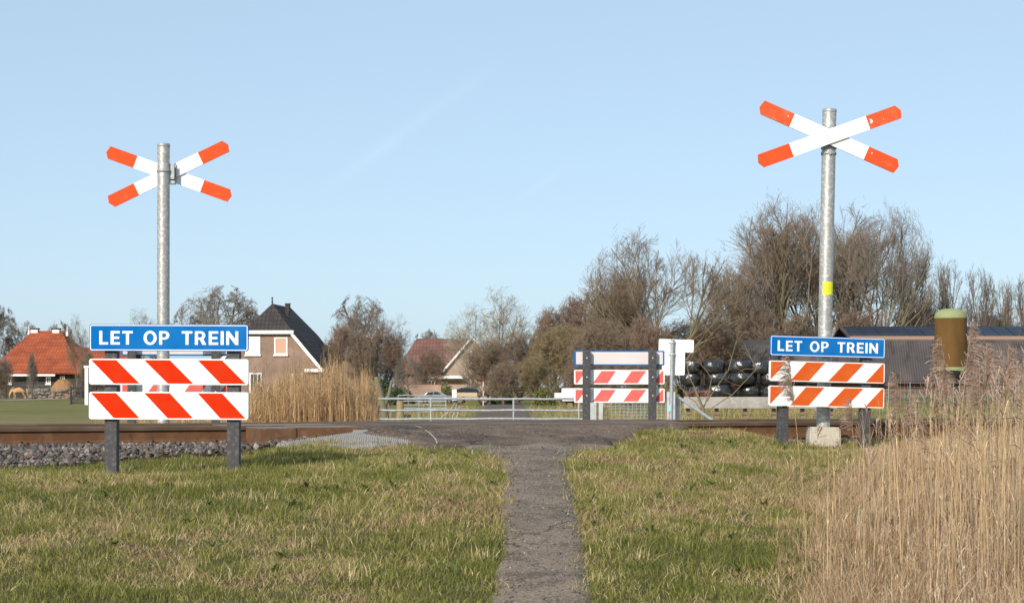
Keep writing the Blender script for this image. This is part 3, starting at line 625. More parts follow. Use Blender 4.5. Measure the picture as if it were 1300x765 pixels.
# ------------------------------------------------------------------ reeds
MT['reed'] = mat('dry_reed', (.5, .35, .18), .6, attr=True, trans=.2, spec=.3)
def reeds(name, x, y, z, h, r, lean, seed, pal, leaf=2, plume=.25, kind='stuff', leafl=.28, plcol=(.40, .27, .18)):
    rg = np.random.RandomState(seed); n_ = len(x); V = []; Fq = []; C = []
    a = rg.uniform(0, 2*pi, n_); lx, ly = np.cos(a)*lean*h, np.sin(a)*lean*h; base = np.stack([x, y, z], 1)
    col = np.asarray(pal)[rg.randint(0, len(pal), n_)]*rg.uniform(.75, 1.2, (n_, 1))
    ts = np.array([0, .35, .7, 1.]); nodes = np.stack([base+np.stack([lx*t_**2, ly*t_**2, h*t_], 1) for t_ in ts], 1)
    rr = r[:, None]*np.array([1, .85, .6, .25]); ang = np.array([0, 2.094, 4.189])
    ring = np.stack([np.cos(ang), np.sin(ang), 0*ang], 1)
    vv = nodes[:, :, None, :]+rr[:, :, None, None]*ring[None, None]; V.append(vv.reshape(-1, 3)); C.append(np.repeat(col, 12, 0))
    b_ = np.arange(n_)[:, None]*12; q = []
    for i in range(3):
        for k in range(3): q.append(b_+[i*3+k, i*3+(k+1) % 3, (i+1)*3+(k+1) % 3, (i+1)*3+k])
    Fq.append(np.concatenate(q)); off = n_*12
    for j in range(leaf):
        t_ = rg.uniform(.15, .85, n_); p0 = base+np.stack([lx*t_**2, ly*t_**2, h*t_], 1); d = rg.uniform(0, 2*pi, n_); L_ = leafl*rg.uniform(.5, 1.2, n_)*np.minimum(h, 1.5); up = rg.uniform(-.3, .9, n_)
        dx = np.stack([np.cos(d), np.sin(d), up*0+.9], 1); dx /= np.linalg.norm(dx, axis=1)[:, None]; dx2 = np.stack([np.cos(d), np.sin(d), up-.4], 1); dx2 /= np.linalg.norm(dx2, axis=1)[:, None]
        wv = np.stack([-np.sin(d), np.cos(d), 0*d], 1)*(rg.uniform(.6, 1.6, n_)*r*1.1)[:, None]
        m_ = p0+dx*L_[:, None]*.5; e = m_+dx2*L_[:, None]*.5
        V.append(np.stack([p0-wv*.5, p0+wv*.5, m_+wv*.5, m_-wv*.5, e+wv*.06, e-wv*.06], 1).reshape(-1, 3)); C.append(np.repeat(col*1.08, 6, 0))
        b_ = off+np.arange(n_)[:, None]*6; Fq.append(np.concatenate([b_+[0, 1, 2, 3], b_+[3, 2, 4, 5]])); off += n_*6
    if plume:
        sel = rg.rand(n_) < plume; ns = sel.sum(); K = 16; tip = base[sel]+np.stack([lx, ly, h], 1)[sel]; hh_ = h[sel]; dr = rg.uniform(0, 2*pi, ns)
        for k in range(K):
            f_ = k/K; p0 = tip-np.stack([lx[sel]*.18*f_, ly[sel]*.18*f_, .16*f_*np.minimum(hh_, 1.6)], 1); d = dr+rg.normal(0, .8, ns); Lp = (.05+.06*f_)*rg.uniform(.7, 1.3, ns)
            e = p0+np.stack([np.cos(d)*Lp*.55, np.sin(d)*Lp*.55, Lp*rg.uniform(-.1, .9, ns)], 1); wv = np.stack([-np.sin(d), np.cos(d), rg.uniform(-.6, .6, ns)], 1)*.004
            V.append(np.stack([p0-wv*.5, p0+wv*.5, e+wv, e-wv], 1).reshape(-1, 3)); C.append(np.repeat(np.tile(plcol, (ns, 1))*rg.uniform(.7, 1.25, (ns, 1)), 4, 0))
            b_ = off+np.arange(ns)[:, None]*4; Fq.append(b_+[0, 1, 2, 3]); off += ns*4
    me = npmesh(name, np.concatenate(V), np.concatenate(Fq), MT['reed'], np.concatenate(C))
    o = link(name, me)
    if kind: tag(o, kind=kind)
    return o
GOLD = [(.70, .48, .25), (.60, .40, .20), (.50, .33, .165), (.80, .57, .33), (.36, .22, .12)]
PALE = [(.50, .36, .21), (.58, .44, .27), (.42, .29, .165), (.48, .31, .18), (.32, .205, .12)]
rg = np.random.RandomState(71)
n_ = 7600; y = rg.uniform(26.5, 31.5, n_); pxs = np.where(rg.rand(n_) < .78, rg.uniform(312, 478, n_), rg.uniform(120, 325, n_)); x = (pxs-HX)/F*y
topy = np.interp(pxs, [120, 300, 330, 345, 380, 420, 450, 470, 480], [531, 524, 492, 480, 474, 468, 474, 490, 508])+rg.normal(0, 6, n_)+44*rg.rand(n_)**1.1-18*(rg.rand(n_) < .09)+9*np.sin(pxs*.13)+10*(vnoise(pxs, 0*pxs, .11, 5)-.5)
zt = CZ-(topy-HY)/F*y; z = ground_h(x, y); h = zt-z; k = h > .15
reeds('reed_bed', x[k], y[k], z[k], h[k], rg.uniform(.003, .0055, k.sum()), rg.uniform(0, .10, k.sum()), 72, GOLD, 2, .10, plcol=(.36, .25, .14))
# foreground right
PALE2 = [(.90, .69, .47), (.78, .56, .35), (.60, .41, .26), (.95, .80, .60), (.34, .20, .135), (.20, .115, .08)]
n_ = 11500; y = rg.uniform(9.2, 19.2, n_); lim = np.interp(y, [9, 12, 15, 17, 19.2], [1000, 1003, 1050, 1085, 1120])
pxs = lim-14+(1350-lim+14)*rg.rand(n_)**.85; pxs += 25*(fbm(y, y*0, .9, 8)-.5); x = (pxs-HX)/F*y; z = ground_h(x, y)-.02
edge_ = np.clip((pxs-lim+14)/190, 0, 1)**.8; hmax = np.interp(y, [9, 12, 15, 19], [.30, .40, .43, .36]); h = hmax*.88*(.38+.68*edge_)*rg.uniform(.5, 1.15, n_); tall = rg.rand(n_) < .05; h = np.where(tall & (edge_ > .2), h*1.75, h); h *= .62+.5*fbm(x, y, 1.3, 9)
keep = rg.rand(n_) < .05+.75*edge_**1.3
h = np.where(tall, h, h*.76)
x, y, z, h = x[keep], y[keep], z[keep], h[keep]
reeds('dry_reed_bed', x, y, z, h, rg.uniform(.0009, .0028, len(x)), np.where(rg.rand(len(x)) < .16, rg.uniform(.3, .9, len(x)), rg.uniform(.0, .20, len(x))), 73, PALE2, 2, 0, leafl=.30, plcol=(.40, .28, .22))
n_ = 260; y = rg.uniform(10, 15.5, n_); pxs = 1015+295*rg.rand(n_)**.55; x = (pxs-HX)/F*y; z = ground_h(x, y)
topy = np.interp(pxs, [1000, 1060, 1120, 1180, 1240, 1300], [575, 560, 525, 505, 490, 480])+rg.normal(0, 24, n_); h = CZ-(topy-HY)/F*y-z; k = h > .2
reeds('scattered_reed', x[k], y[k], z[k], h[k], rg.uniform(.0016, .0028, k.sum()), rg.uniform(0, .16, k.sum()), 77, [(.84, .62, .36), (.74, .54, .30), (.62, .42, .24)], 2, .28, leafl=.22, plcol=(.42, .29, .23))
n_ = 38000; y = rg.uniform(9.2, 19, n_); lim = np.interp(y, [9, 12, 15, 17, 19.2], [985, 985, 1035, 1075, 1120]); pxs = lim+(1350-lim)*rg.rand(n_); x = (pxs-HX)/F*y
blades('dead_straw', x, y, ground_h(x, y)-.01, rg.uniform(.06, .22, n_)*np.clip((pxs-lim)/60, .4, 1), rg.uniform(.0025, .005, n_), rg.uniform(.15, .95, n_), np.asarray(PALE)[rg.randint(0, 5, n_)]*rg.uniform(.7, 1.15, (n_, 1)), MT['reed'], 74)
# brown straw tufts in the grass (low clumps)
cl = [(130, 652, .5, 200), (180, 660, .45, 260), (215, 640, .35, 120), (235, 668, .4, 120), (60, 640, .4, 60), (935, 590, .18, 130), (985, 625, .30, 380), (1005, 600, .2, 200), (862, 655, .16, 60), (640, 640, .05, 10), (900, 585, .14, 70)]
X = []; Y_ = []
for px, py, rad, m_ in cl:
    yy = 14.
    for _k in range(30): yy += .5*((CZ-float(ground_h((px-HX)/F*yy, yy)))*F/(py-HY)-yy)
    X.append((px-HX)/F*yy+rg.normal(0, rad*.5, m_)); Y_.append(yy+rg.normal(0, rad*.9, m_))
x = np.concatenate(X); y = np.concatenate(Y_); kk = ~on_hard(x, y); x, y = x[kk], y[kk]
blades('straw_tufts', x, y, ground_h(x, y)-.005, rg.uniform(.03, .14, len(x)), rg.uniform(.002, .0045, len(x)), rg.uniform(.4, 1.2, len(x)), np.asarray(PALE)[rg.randint(0, 5, len(x))], MT['reed'], 75)
# tall single reed stalks with plumes, each its own thing
TALL = [(1207, 1228, 410, 9.6), (1222, 1192, 430, 11), (1243, 1258, 437, 12), (1276, 1285, 440, 12.5), (1222, 1237, 462, 12), (1158, 1136, 475, 12.6), (1250, 1238, 462, 10.6), (1296, 1300, 448, 11.5), (1172, 1187, 480, 13), (1268, 1279, 462, 13), (1024, 1000, 452, 10.8), (1190, 1200, 465, 12.2), (1140, 1150, 500, 13.5), (1085, 1080, 508, 13.8)]
def tall_reed(px0, px1, topy, Yd, k):
    rg = random.Random(k*7+1); x0 = (px0-HX)/F*Yd; zg = float(ground_h(x0, Yd)); zt = CZ-(topy-HY)/F*Yd; H = zt-zg; x1 = (px1-HX)/F*Yd-x0
    root = empty('reed_stalk', (x0, Yd, zg), 'tall dry reed stalk with feathery plume rising above the reed bed on the right', 'reed', 'tall reed stalks in the right foreground')
    dy = rg.uniform(-.1, .1); f = lambda t_: Vector((x1*t_**1.6, dy*t_, H*t_))
    mb = MB(); mb.tube([f(i/10)+Vector((rg.uniform(-.003, .003), 0, 0)) for i in range(11)], [.0028-.0017*i/10 for i in range(11)], 6); mb.build('stalk', MT['reedstalk'], root)
    for j in range(3):
        mb = MB(); t_ = rg.uniform(.3, .75); p = f(t_); sg_ = rg.choice((-1, 1)); L_ = rg.uniform(.12, .26); w_ = .0045; pts = [p+Vector((sg_*L_*u_*.7, rg.uniform(-.02, .02), L_*(u_*.9-u_*u_*rg.uniform(.5, 1.1)))) for u_ in (0, .25, .5, .75, 1)]
        vs = []
        for i, q_ in enumerate(pts): ww = w_*(1-i/4.4); vs += [q_+Vector((0, -ww, ww*.6)), q_+Vector((0, ww, -ww*.6))]
        mb.add(vs, [(2*i, 2*i+1, 2*i+3, 2*i+2) for i in range(4)]); mb.build('leaf', MT['reedstalk'], root, recalc=False)
    mb = MB(); sd_ = 1 if x1 >= 0 else -1; PL = min(.26, H*.3)
    for j in range(230):
        t_ = 1-rg.random()**.8*PL/H; p = f(t_); u_ = (1-t_)*H/PL; L_ = (.02+.075*sin(min(u_*2.2+.2, 2.6)))*rg.uniform(.5, 1.15); a_ = rg.gauss(0, .9)
        d = Vector((sd_*abs(cos(a_))*.6+rg.uniform(-.3, .25), sin(a_)*.6, rg.uniform(.1, 1.1))).normalized(); e = p+d*L_*.6; e2 = e+(d+Vector((sd_*.3, 0, -.9))).normalized()*L_*.5
        w_ = Vector((rg.uniform(-1, 1), rg.uniform(-1, 1), rg.uniform(-1, 1))).normalized()*.0016
        mb.add([p-w_*.4, p+w_*.4, e+w_, e-w_, e2+w_*.8, e2-w_*.8], [(0, 1, 2, 3), (3, 2, 4, 5)])
    mb.build('plume', MT['plume'], root, recalc=False)
MT['reedstalk'] = mat('reed_stalk', (.52, .36, .17), .55, noise=[(12, 3, (.36, .23, .11), .5, .7)], trans=.15)
MT['plume'] = mat('reed_plume', (.40, .27, .20), .8, noise=[(20, 3, (.52, .40, .30), .5, .7)], trans=.3)
for k, a_ in enumerate(TALL): tall_reed(*a_, k)
# ------------------------------------------------------------------ bare trees
MT['bark'] = mat('tree_bark', (.16, .13, .10), .9, noise=[(3, 4, (.20, .19, .10), .5, .7)])
MT['bark_moss'] = mat('mossy_bark', (.17, .145, .085), .9, noise=[(1.5, 4, (.24, .20, .13), .5, .7)])
MT['twig_grey'] = mat('grey_brown_twig', (.185, .15, .125), .9)
MT['twig_brown'] = mat('brown_twig', (.20, .145, .10), .9)
MT['twig_red'] = mat('reddish_twig', (.205, .138, .098), .9)
MT['twig_pale'] = mat('pale_twig', (.30, .255, .19), .9)
MT['twig_olive'] = mat('olive_twig', (.22, .165, .09), .9)
MT['evergreen'] = mat('ivy_leaf', (.05, .075, .025), .7)
def nrm(a): return a/np.maximum(np.linalg.norm(a, axis=-1, keepdims=True), 1e-9)
def grow(seed, stems, levels):
    """stems: list of (pos, dir, length, radius). levels: dicts n,t0,ang,ratio,rr,wig,up,k. returns list of polylines per level (P (n,k+1,3), R (n,k+1))"""
    rg = np.random.RandomState(seed)
    S = np.array([s_[0] for s_ in stems], float); D = nrm(np.array([s_[1] for s_ in stems], float)); Ln = np.array([s_[2] for s_ in stems], float); Rr = np.array([s_[3] for s_ in stems], float)
    out = []
    for li, lv in enumerate(levels):
        k = lv['k']; n_ = len(S); Pp = np.zeros((n_, k+1, 3)); Dd = np.zeros((n_, k+1, 3)); Pp[:, 0] = S; d = D; Dd[:, 0] = d
        for i in range(k):
            d = nrm(d+rg.normal(0, lv['wig'], (n_, 3))+np.array([0, 0, lv['up']])); Pp[:, i+1] = Pp[:, i]+d*(Ln/k)[:, None]; Dd[:, i+1] = d
        tap = np.linspace(1, lv.get('tip', .35), k+1); RR = Rr[:, None]*tap[None]; out.append((Pp, RR))
        if li == len(levels)-1: break
        m_ = lv['n']; N2 = n_*m_; par = np.repeat(np.arange(n_), m_)
        t_ = (lv['t0']+(1-lv['t0'])*((np.tile(np.arange(m_), n_)+rg.rand(N2))/m_)); t_ = np.clip(t_, 0, .999); i0 = np.floor(t_*k).astype(int); fr = (t_*k-i0)[:, None]
        S = Pp[par, i0]*(1-fr)+Pp[par, i0+1]*fr; pd = nrm(Dd[par, i0+1]); ax = nrm(np.cross(pd, rg.normal(0, 1, (N2, 3))))
        an = np.radians(lv['ang']*rg.uniform(.55, 1.35, N2))[:, None]; D = nrm(pd*np.cos(an)+ax*np.sin(an))
        Ln = Ln[par]*lv['ratio']*(1.15-.55*t_)*rg.uniform(.7, 1.25, N2); Rr = np.minimum(Rr[par]*lv['rr'], RR[par, i0]*.9)
    return out
def polytube(out, lo, hi, ns, rmin=.006):
    V = []; Q = []; off = 0
    for li in range(lo, hi):
        Pp, RR = out[li]; n_, k1, _ = Pp.shape; side = ns[li]; d = nrm(Pp[:, -1]-Pp[:, 0]); ref = np.where(np.abs(d[:, 2:3]) < .8, np.array([[0, 0, 1.]]), np.array([[1., 0, 0]]))
        u = nrm(np.cross(d, ref)); w_ = np.cross(d, u); a = np.arange(side)*2*pi/side
        ring = u[:, None]*np.cos(a)[None, :, None]+w_[:, None]*np.sin(a)[None, :, None]
        v = Pp[:, :, None, :]+np.maximum(RR, rmin)[:, :, None, None]*ring[:, None]; V.append(v.reshape(-1, 3)); b_ = off+np.arange(n_)[:, None]*(k1*side)
        Q.append(np.concatenate([b_+[i*side+j, i*side+(j+1) % side, (i+1)*side+(j+1) % side, (i+1)*side+j] for i in range(k1-1) for j in range(side)])); off += n_*k1*side
    return np.concatenate(V), np.concatenate(Q)
def tree_proto(seed, stems, levels, split, rmin, Hh, Wd, e0=.84, wp=90):
    out = grow(seed, stems, levels); allp = np.concatenate([p.reshape(-1, 3) for p, r in out]); top = np.percentile(allp[:, 2], 98.0); wx = np.percentile(np.abs(allp[:, :2]), wp)
    sz, sx = Hh/top, (Wd/2)/wx
    cen = np.array([0, 0, .45*Hh]); rad = np.array([Wd/2, Wd/2, .55*Hh])
    def env(p):
        p = p*np.array([sx, sx, sz]); q = (p-cen)/rad; rr = np.linalg.norm(q, axis=-1, keepdims=True); e1 = 1.06-e0
        nr = np.where(rr > e0, e0+e1*np.tanh((rr-e0)/e1*.95), rr); k = np.where(q[..., 2:3] > -.2, nr/np.maximum(rr, 1e-6), 1.)
        return (cen+q*k*rad) if e0 < .8 else p
    def keepf(p):      # drop twigs that stick far out of the crown's rounded envelope
        q = (p[:, -1]-cen)/rad; q[:, 2] = np.where(q[:, 2] < 0, q[:, 2]*.6, q[:, 2]); return np.linalg.norm(q, axis=1) < lim_[:len(p)]
    lim_ = 1.0+np.random.RandomState(seed).normal(0, .05, 200000)
    out = [(env(p), r) for p, r in out]
    for i in (0, 1):
        p, r = out[i]
        for j in range(1, p.shape[1]):
            q = (p[:, j]-cen)/rad; q[:, 2] = np.maximum(q[:, 2], 0); bad = np.linalg.norm(q, axis=1) > 1.0; p[bad, j] = p[bad, j-1]+(p[bad, j]-p[bad, j-1])*.02
    out = [(p, r) if i < 2 else (p[keepf(p)], r[keepf(p)]) for i, (p, r) in enumerate(out)]
    ns = [8, 6, 4, 3, 3, 3, 3]
    a = polytube(out, 0, split, ns, rmin); b_ = polytube(out, split, len(out), ns, rmin)
    return a, b_
def L_(n=6, t0=.3, ang=40, ratio=.6, rr=.55, wig=.1, up=.05, k=4, tip=.35): return dict(n=n, t0=t0, ang=ang, ratio=ratio, rr=rr, wig=wig, up=up, k=k, tip=tip)
up_ = (0, 0, 1)
def fan(n, sp, L, r, seed, h0=1.2):
    rg = random.Random(seed); out = [((0, 0, -.3), (0, 0, 1), h0+.8, r*2.1)]
    for i in range(n):
        a = rg.uniform(0, 2*pi); t_ = rg.uniform(.1, 1)*sp; out.append(((0, 0, h0*rg.uniform(.75, 1)), (cos(a)*sin(t_), sin(a)*sin(t_), cos(t_)), L*rg.uniform(.75, 1), r*rg.uniform(.6, 1)))
    return out
PR = {}
def proto(key, *a): PR[key] = tree_proto(*a)
DOME = [L_(10, .4, 55, .9, .42, .04, .0, 4, .5), L_(7, .2, 38, .62, .45, .10, .05, 5), L_(6, .2, 36, .60, .5, .10, .03, 4), L_(6, .15, 36, .60, .5, .12, .02, 3), L_(7, .15, 36, .66, .6, .12, .0, 3), L_(k=2, wig=.08)]
proto('dome', 1, [((0, 0, -.3), up_, 5.5, .34)], DOME, 3, .0075, 11, 11, .66)
proto('dome2', 2, [((0, 0, -.3), up_, 6, .32)], DOME, 3, .0075, 11, 9, .66)
lv_fan = [L_(6, .3, 26, .52, .5, .05, .04, 6, .4), L_(6, .2, 28, .56, .5, .08, .05, 5), L_(6, .15, 30, .58, .6, .09, .04, 4), L_(5, .15, 34, .64, .62, .10, .02, 3), L_(k=2, wig=.08)]
proto('fan1', 11, fan(11, .62, 11, .15, 5), lv_fan, 2, .008, 15, 11)
proto('fan2', 12, fan(13, .85, 11, .13, 6), lv_fan, 2, .008, 15, 13)
proto('fan3', 13, fan(8, .55, 11, .13, 7, 2.5), lv_fan, 2, .008, 15, 8)
proto('poplar', 15, fan(7, .42, 10, .12, 8, 2.0), [L_(7, .2, 26, .46, .5, .05, .05, 6, .4), L_(6, .2, 28, .52, .5, .08, .08, 4), L_(5, .15, 32, .6, .55, .10, .05, 3), L_(3, .2, 34, .6, .6, .1, .02, 3), L_(k=2, wig=.08)], 2, .0065, 12, 5)
proto('birch', 16, fan(3, .3, 9, .10, 9, .8), [L_(12, .15, 42, .5, .42, .05, .02, 6, .3), L_(7, .2, 34, .58, .5, .10, .05, 4), L_(6, .15, 38, .6, .55, .12, .02, 3), L_(5, .15, 40, .62, .6, .12, .0, 2), L_(k=2, wig=.08)], 1, .0075, 11, 7)
proto('shrub', 17, fan(22, 1.05, 4, .05, 10, .3), [L_(6, .2, 38, .55, .55, .12, .10, 4, .4), L_(6, .15, 40, .5, .6, .15, .08, 3), L_(5, .15, 42, .62, .65, .13, .0, 3), L_(5, .15, 40, .65, .7, .13, .0, 2), L_(k=2, wig=.1)], 1, .008, 5, 6)
proto('shrub2', 18, fan(18, .8, 5, .06, 11, .4), [L_(7, .2, 34, .5, .55, .10, .12, 4, .4), L_(6, .15, 36, .5, .6, .12, .10, 3), L_(5, .15, 38, .62, .65, .11, .03, 3), L_(5, .15, 38, .65, .7, .12, .0, 2), L_(k=2, wig=.1)], 1, .008, 6, 5.5)
DIM = dict(dome=(11, 11), dome2=(11, 9), fan1=(15, 11), fan2=(15, 13), fan3=(15, 8), poplar=(12, 5), birch=(11, 7), shrub=(5, 6), shrub2=(6, 5.5))
cache = {}
def tree(px, top, wpx, Y, kind, twig, label, name='bare_tree', group=None, bark='bark', rz=None, cat='tree'):
    key = (kind, twig, bark); h0, w0 = DIM[kind]
    if key not in cache:
        a, b_ = PR[kind]; cache[key] = (npmesh('trunk', a[0], a[1], MT[bark]), npmesh('crown', b_[0], b_[1], MT[twig]))
    x = (px-HX)/F*Y; zg = float(ground_h(x, Y)); H = CZ+(HY-top)/F*Y-zg
    tr = empty(name, (x, Y, zg-.02), label, cat, group, rz if rz is not None else random.Random(px*3+int(top)).uniform(0, 6.28))
    sx = wpx/F*Y/w0; tr.scale = (sx, sx, H/h0)
    link('trunk' if 'shrub' not in name else 'stems', cache[key][0], tr); link('crown' if 'shrub' not in name else 'twigs', cache[key][1], tr); return tr
T = tree
T(280, 357, 128, 215, 'dome', 'twig_grey', 'round dense bare tree with grey twigs between the left pole and the dark-roofed house')
T(180, 391, 66, 290, 'birch', 'twig_pale', 'small pale bare tree in the distance just left of the left pole')
T(205, 398, 50, 285, 'dome2', 'twig_grey', 'small bare tree in the distance directly behind the left pole')
T(458, 370, 88, 195, 'dome', 'twig_grey', 'round-topped bare tree right of the dark-roofed house')
T(443, 392, 62, 170, 'birch', 'twig_brown', 'thin brown tree in front of the round-topped tree')
T(506, 398, 44, 200, 'birch', 'twig_pale', 'slim pale bare tree right of the round-topped tree')
T(545, 413, 50, 260, 'dome2', 'twig_grey', 'low distant bare tree above the purple-red roof')
T(637, 363, 92, 165, 'birch', 'twig_pale', 'taller pale loose tree in the middle of the skyline')
T(597, 384, 78, 150, 'birch', 'twig_pale', 'lower pale loose tree in front of the beige gable')
T(-6, 376, 60, 235, 'dome2', 'twig_grey', 'bare tree cut by the left picture edge')
T(30, 404, 60, 240, 'dome', 'twig_brown', 'brown bare tree behind the left end of the orange roof')
T(74, 402, 44, 245, 'dome2', 'twig_red', 'dark reddish bare tree behind the right half of the orange roof')
T(98, 398, 34, 180, 'birch', 'twig_brown', 'thin brown tree in front of the orange roof, left of the near sign')
T(-40, 395, 60, 225, 'dome', 'twig_brown', 'bare tree outside the left end of the orange roof farm')
T(41, 445, 15, 150, 'shrub2', 'twig_grey', 'small egg-shaped dense grey tree in front of the orange roof')
T(843, 282, 225, 150, 'fan2', 'twig_brown', 'wide bare tree with upswept limbs above the white sign backs', bark='bark_moss', rz=4.4)
T(802, 322, 92, 158, 'fan3', 'twig_grey', 'leaning loose bare tree at the left of the wide tree')
T(985, 244, 150, 178, 'fan1', 'twig_brown', 'tallest bare willow left of the right pole', bark='bark_moss')
T(1045, 248, 164, 183, 'fan2', 'twig_brown', 'broad bare willow directly behind the right pole', bark='bark_moss')
T(1114, 248, 156, 180, 'fan2', 'twig_grey', 'broad bare willow right of the right pole', bark='bark_moss', rz=2.)
T(932, 322, 92, 172, 'fan3', 'twig_brown', 'narrow bare tree between the wide tree and the tallest willow')
T(1082, 256, 150, 186, 'fan1', 'twig_brown', 'brown bare willow between the two broad willows behind the right pole', rz=3.3)
T(945, 300, 110, 180, 'fan2', 'twig_grey', 'grey bare tree just left of the tallest willow, partly behind it', rz=1.7)
T(895, 372, 70, 165, 'birch', 'twig_grey', 'low loose bare tree under the wide tree')
T(1160, 318, 74, 188, 'poplar', 'twig_brown', 'bare poplar left of the green-topped silo', group='bare poplars behind the barn')
T(1203, 322, 62, 195, 'poplar', 'twig_grey', 'bare poplar behind the green-topped silo', group='bare poplars behind the barn', rz=1.)
T(1243, 332, 58, 195, 'poplar', 'twig_grey', 'bare poplar just right of the silo', group='bare poplars behind the barn', rz=2.6)
T(1275, 348, 46, 196, 'poplar', 'twig_brown', 'shorter bare poplar near the right picture edge', group='bare poplars behind the barn', rz=4.)
T(1306, 340, 60, 192, 'poplar', 'twig_grey', 'bare poplar cut by the right picture edge', group='bare poplars behind the barn', rz=5.)
for i, (px, top, w_, Y, kd, tw, lab) in enumerate([
    (700, 386, 60, 150, 'shrub2', 'twig_red', 'reddish pointed shrub at the left of the tall shrub belt'),
    (738, 368, 84, 156, 'shrub2', 'twig_red', 'tall reddish shrub behind the white sign back plates'),
    (782, 358, 84, 152, 'shrub2', 'twig_brown', 'tall brown shrub left of the wide tree'),
    (660, 418, 70, 135, 'shrub', 'twig_brown', 'rounded brown shrub in the middle of the belt'),
    (622, 428, 76, 130, 'shrub', 'twig_brown', 'rounded brown shrub right of the beige gable'),
    (712, 408, 92, 128, 'shrub', 'twig_olive', 'olive-yellow shrub left of the pale sign backs'),
    (765, 402, 96, 126, 'shrub', 'twig_brown', 'brown shrub directly behind the pale sign backs'),
    (818, 398, 90, 130, 'shrub', 'twig_red', 'reddish shrub behind the white sign plate'),
    (866, 404, 90, 157, 'shrub', 'twig_brown', 'brown shrub left of the black bales'),
    (905, 400, 90, 156, 'shrub', 'twig_red', 'reddish shrub behind the black bales'),
    (680, 448, 60, 118, 'shrub', 'twig_olive', 'low olive shrub beside the far road'),
    (640, 456, 46, 118, 'shrub', 'twig_brown', 'low brown shrub beside the flatbed wagon'),
    (745, 450, 70, 112, 'shrub', 'twig_red', 'low reddish shrub behind the white trailer'),
    (800, 452, 70, 114, 'shrub', 'twig_brown', 'low brown shrub behind the pale sign backs'),
    (484, 412, 60, 158, 'shrub', 'twig_red', 'dark reddish shrub in the garden right of the house'),
    (432, 408, 50, 162, 'shrub2', 'twig_red', 'reddish shrub beside the dark-roofed house'),
    (458, 420, 50, 150, 'shrub2', 'twig_brown', 'brown shrub above the reeds right of the house'),
    (548, 440, 44, 172, 'shrub', 'twig_red', 'small reddish shrub in front of the purple-red roof'),
    (415, 432, 30, 158, 'shrub2', 'twig_brown', 'small brown shrub touching the small gable'),
    (4, 452, 30, 180, 'shrub2', 'twig_grey', 'thin grey shrub in front of the left end of the orange roof'),
    (-6, 462, 34, 170, 'shrub', 'twig_brown', 'brown shrub at the left picture edge'),
    (110, 442, 26, 178, 'shrub2', 'twig_brown', 'thin brown shrub beside the white post left'),
    (950, 380, 90, 172, 'shrub2', 'twig_brown', 'tall brown shrub behind the barn beside the willows'),
    (1020, 392, 90, 176, 'shrub2', 'twig_brown', 'brown shrub low under the tallest willow'),
    (1095, 388, 100, 177, 'shrub2', 'twig_red', 'reddish shrub low under the broad willows'),
    (1165, 380, 80, 185, 'shrub2', 'twig_brown', 'brown shrub just above the solar panel roof'),
    (1255, 392, 90, 199, 'shrub2', 'twig_grey', 'grey-brown shrub above the barn roof right of the silo')]):
    T(px, top, w_, Y, kd, tw, lab, 'bare_shrub', 'bare shrubs in the garden belt', cat='shrub', rz=i*1.1)
T(519, 447, 40, 105, 'dome', 'twig_grey', 'small round dark garden tree with a short forked trunk beside the reeds', bark='bark')
# leafy evergreens, low
def leafbush(px, top, wpx, Y, col, label, n_=2600, seed=1):
    rg = np.random.RandomState(seed); x0 = (px-HX)/F*Y; zg = float(ground_h(x0, Y)); H = CZ+(HY-top)/F*Y-zg; W = wpx/F*Y
    p = rg.normal(0, 1, (n_, 3)); p = p/np.linalg.norm(p, axis=1)[:, None]*(rg.rand(n_, 1)**.35); p[:, 2] = np.abs(p[:, 2]); lump = 1+.35*(fbm(p[:, 0]*3+9, p[:, 2]*4+p[:, 1]*2, 1.2, seed)-.5); p = p*lump[:, None]*[W/2, W/2, H]
    a = rg.normal(0, 1, (n_, 3)); a = a/np.linalg.norm(a, axis=1)[:, None]; b_ = np.cross(a, rg.normal(0, 1, (n_, 3))); b_ /= np.linalg.norm(b_, axis=1)[:, None]; s_ = .07*rg.uniform(.6, 1.4, (n_, 1))
    V = np.stack([p-a*s_, p+b_*s_*.6, p+a*s_, p-b_*s_*.6], 1).reshape(-1, 3)
    root = empty('evergreen_shrub', (x0, Y, zg), label, 'shrub'); link('foliage', npmesh('foliage', V, np.arange(n_*4).reshape(-1, 4), col), root)
    mb = MB()
    for k in range(5): an = k*1.3; mb.tube([(0, 0, -.1), (cos(an)*W*.2, sin(an)*W*.2, H*.7)], [.03, .012], 5)
    mb.build('stems', MT['bark'], root)
MT['oliveleaf'] = mat('olive_leaf', (.13, .13, .035), .7); MT['greenleaf'] = mat('green_leaf', (.07, .10, .03), .7)
leafbush(484, 478, 34, 120, MT['evergreen'], 'dark green bush beside the reeds under the small window', seed=2)
leafbush(560, 485, 44, 150, MT['oliveleaf'], 'low olive hedge bush below the white gutter', seed=3)
leafbush(638, 482, 30, 121, MT['greenleaf'], 'green ivy clump in the shrub belt beside the wagon', seed=4)
leafbush(690, 492, 34, 116, MT['oliveleaf'], 'low green bush at the end of the far road', seed=5)
leafbush(505, 492, 46, 118, MT['evergreen'], 'low dark hedge under the round garden tree', seed=6)
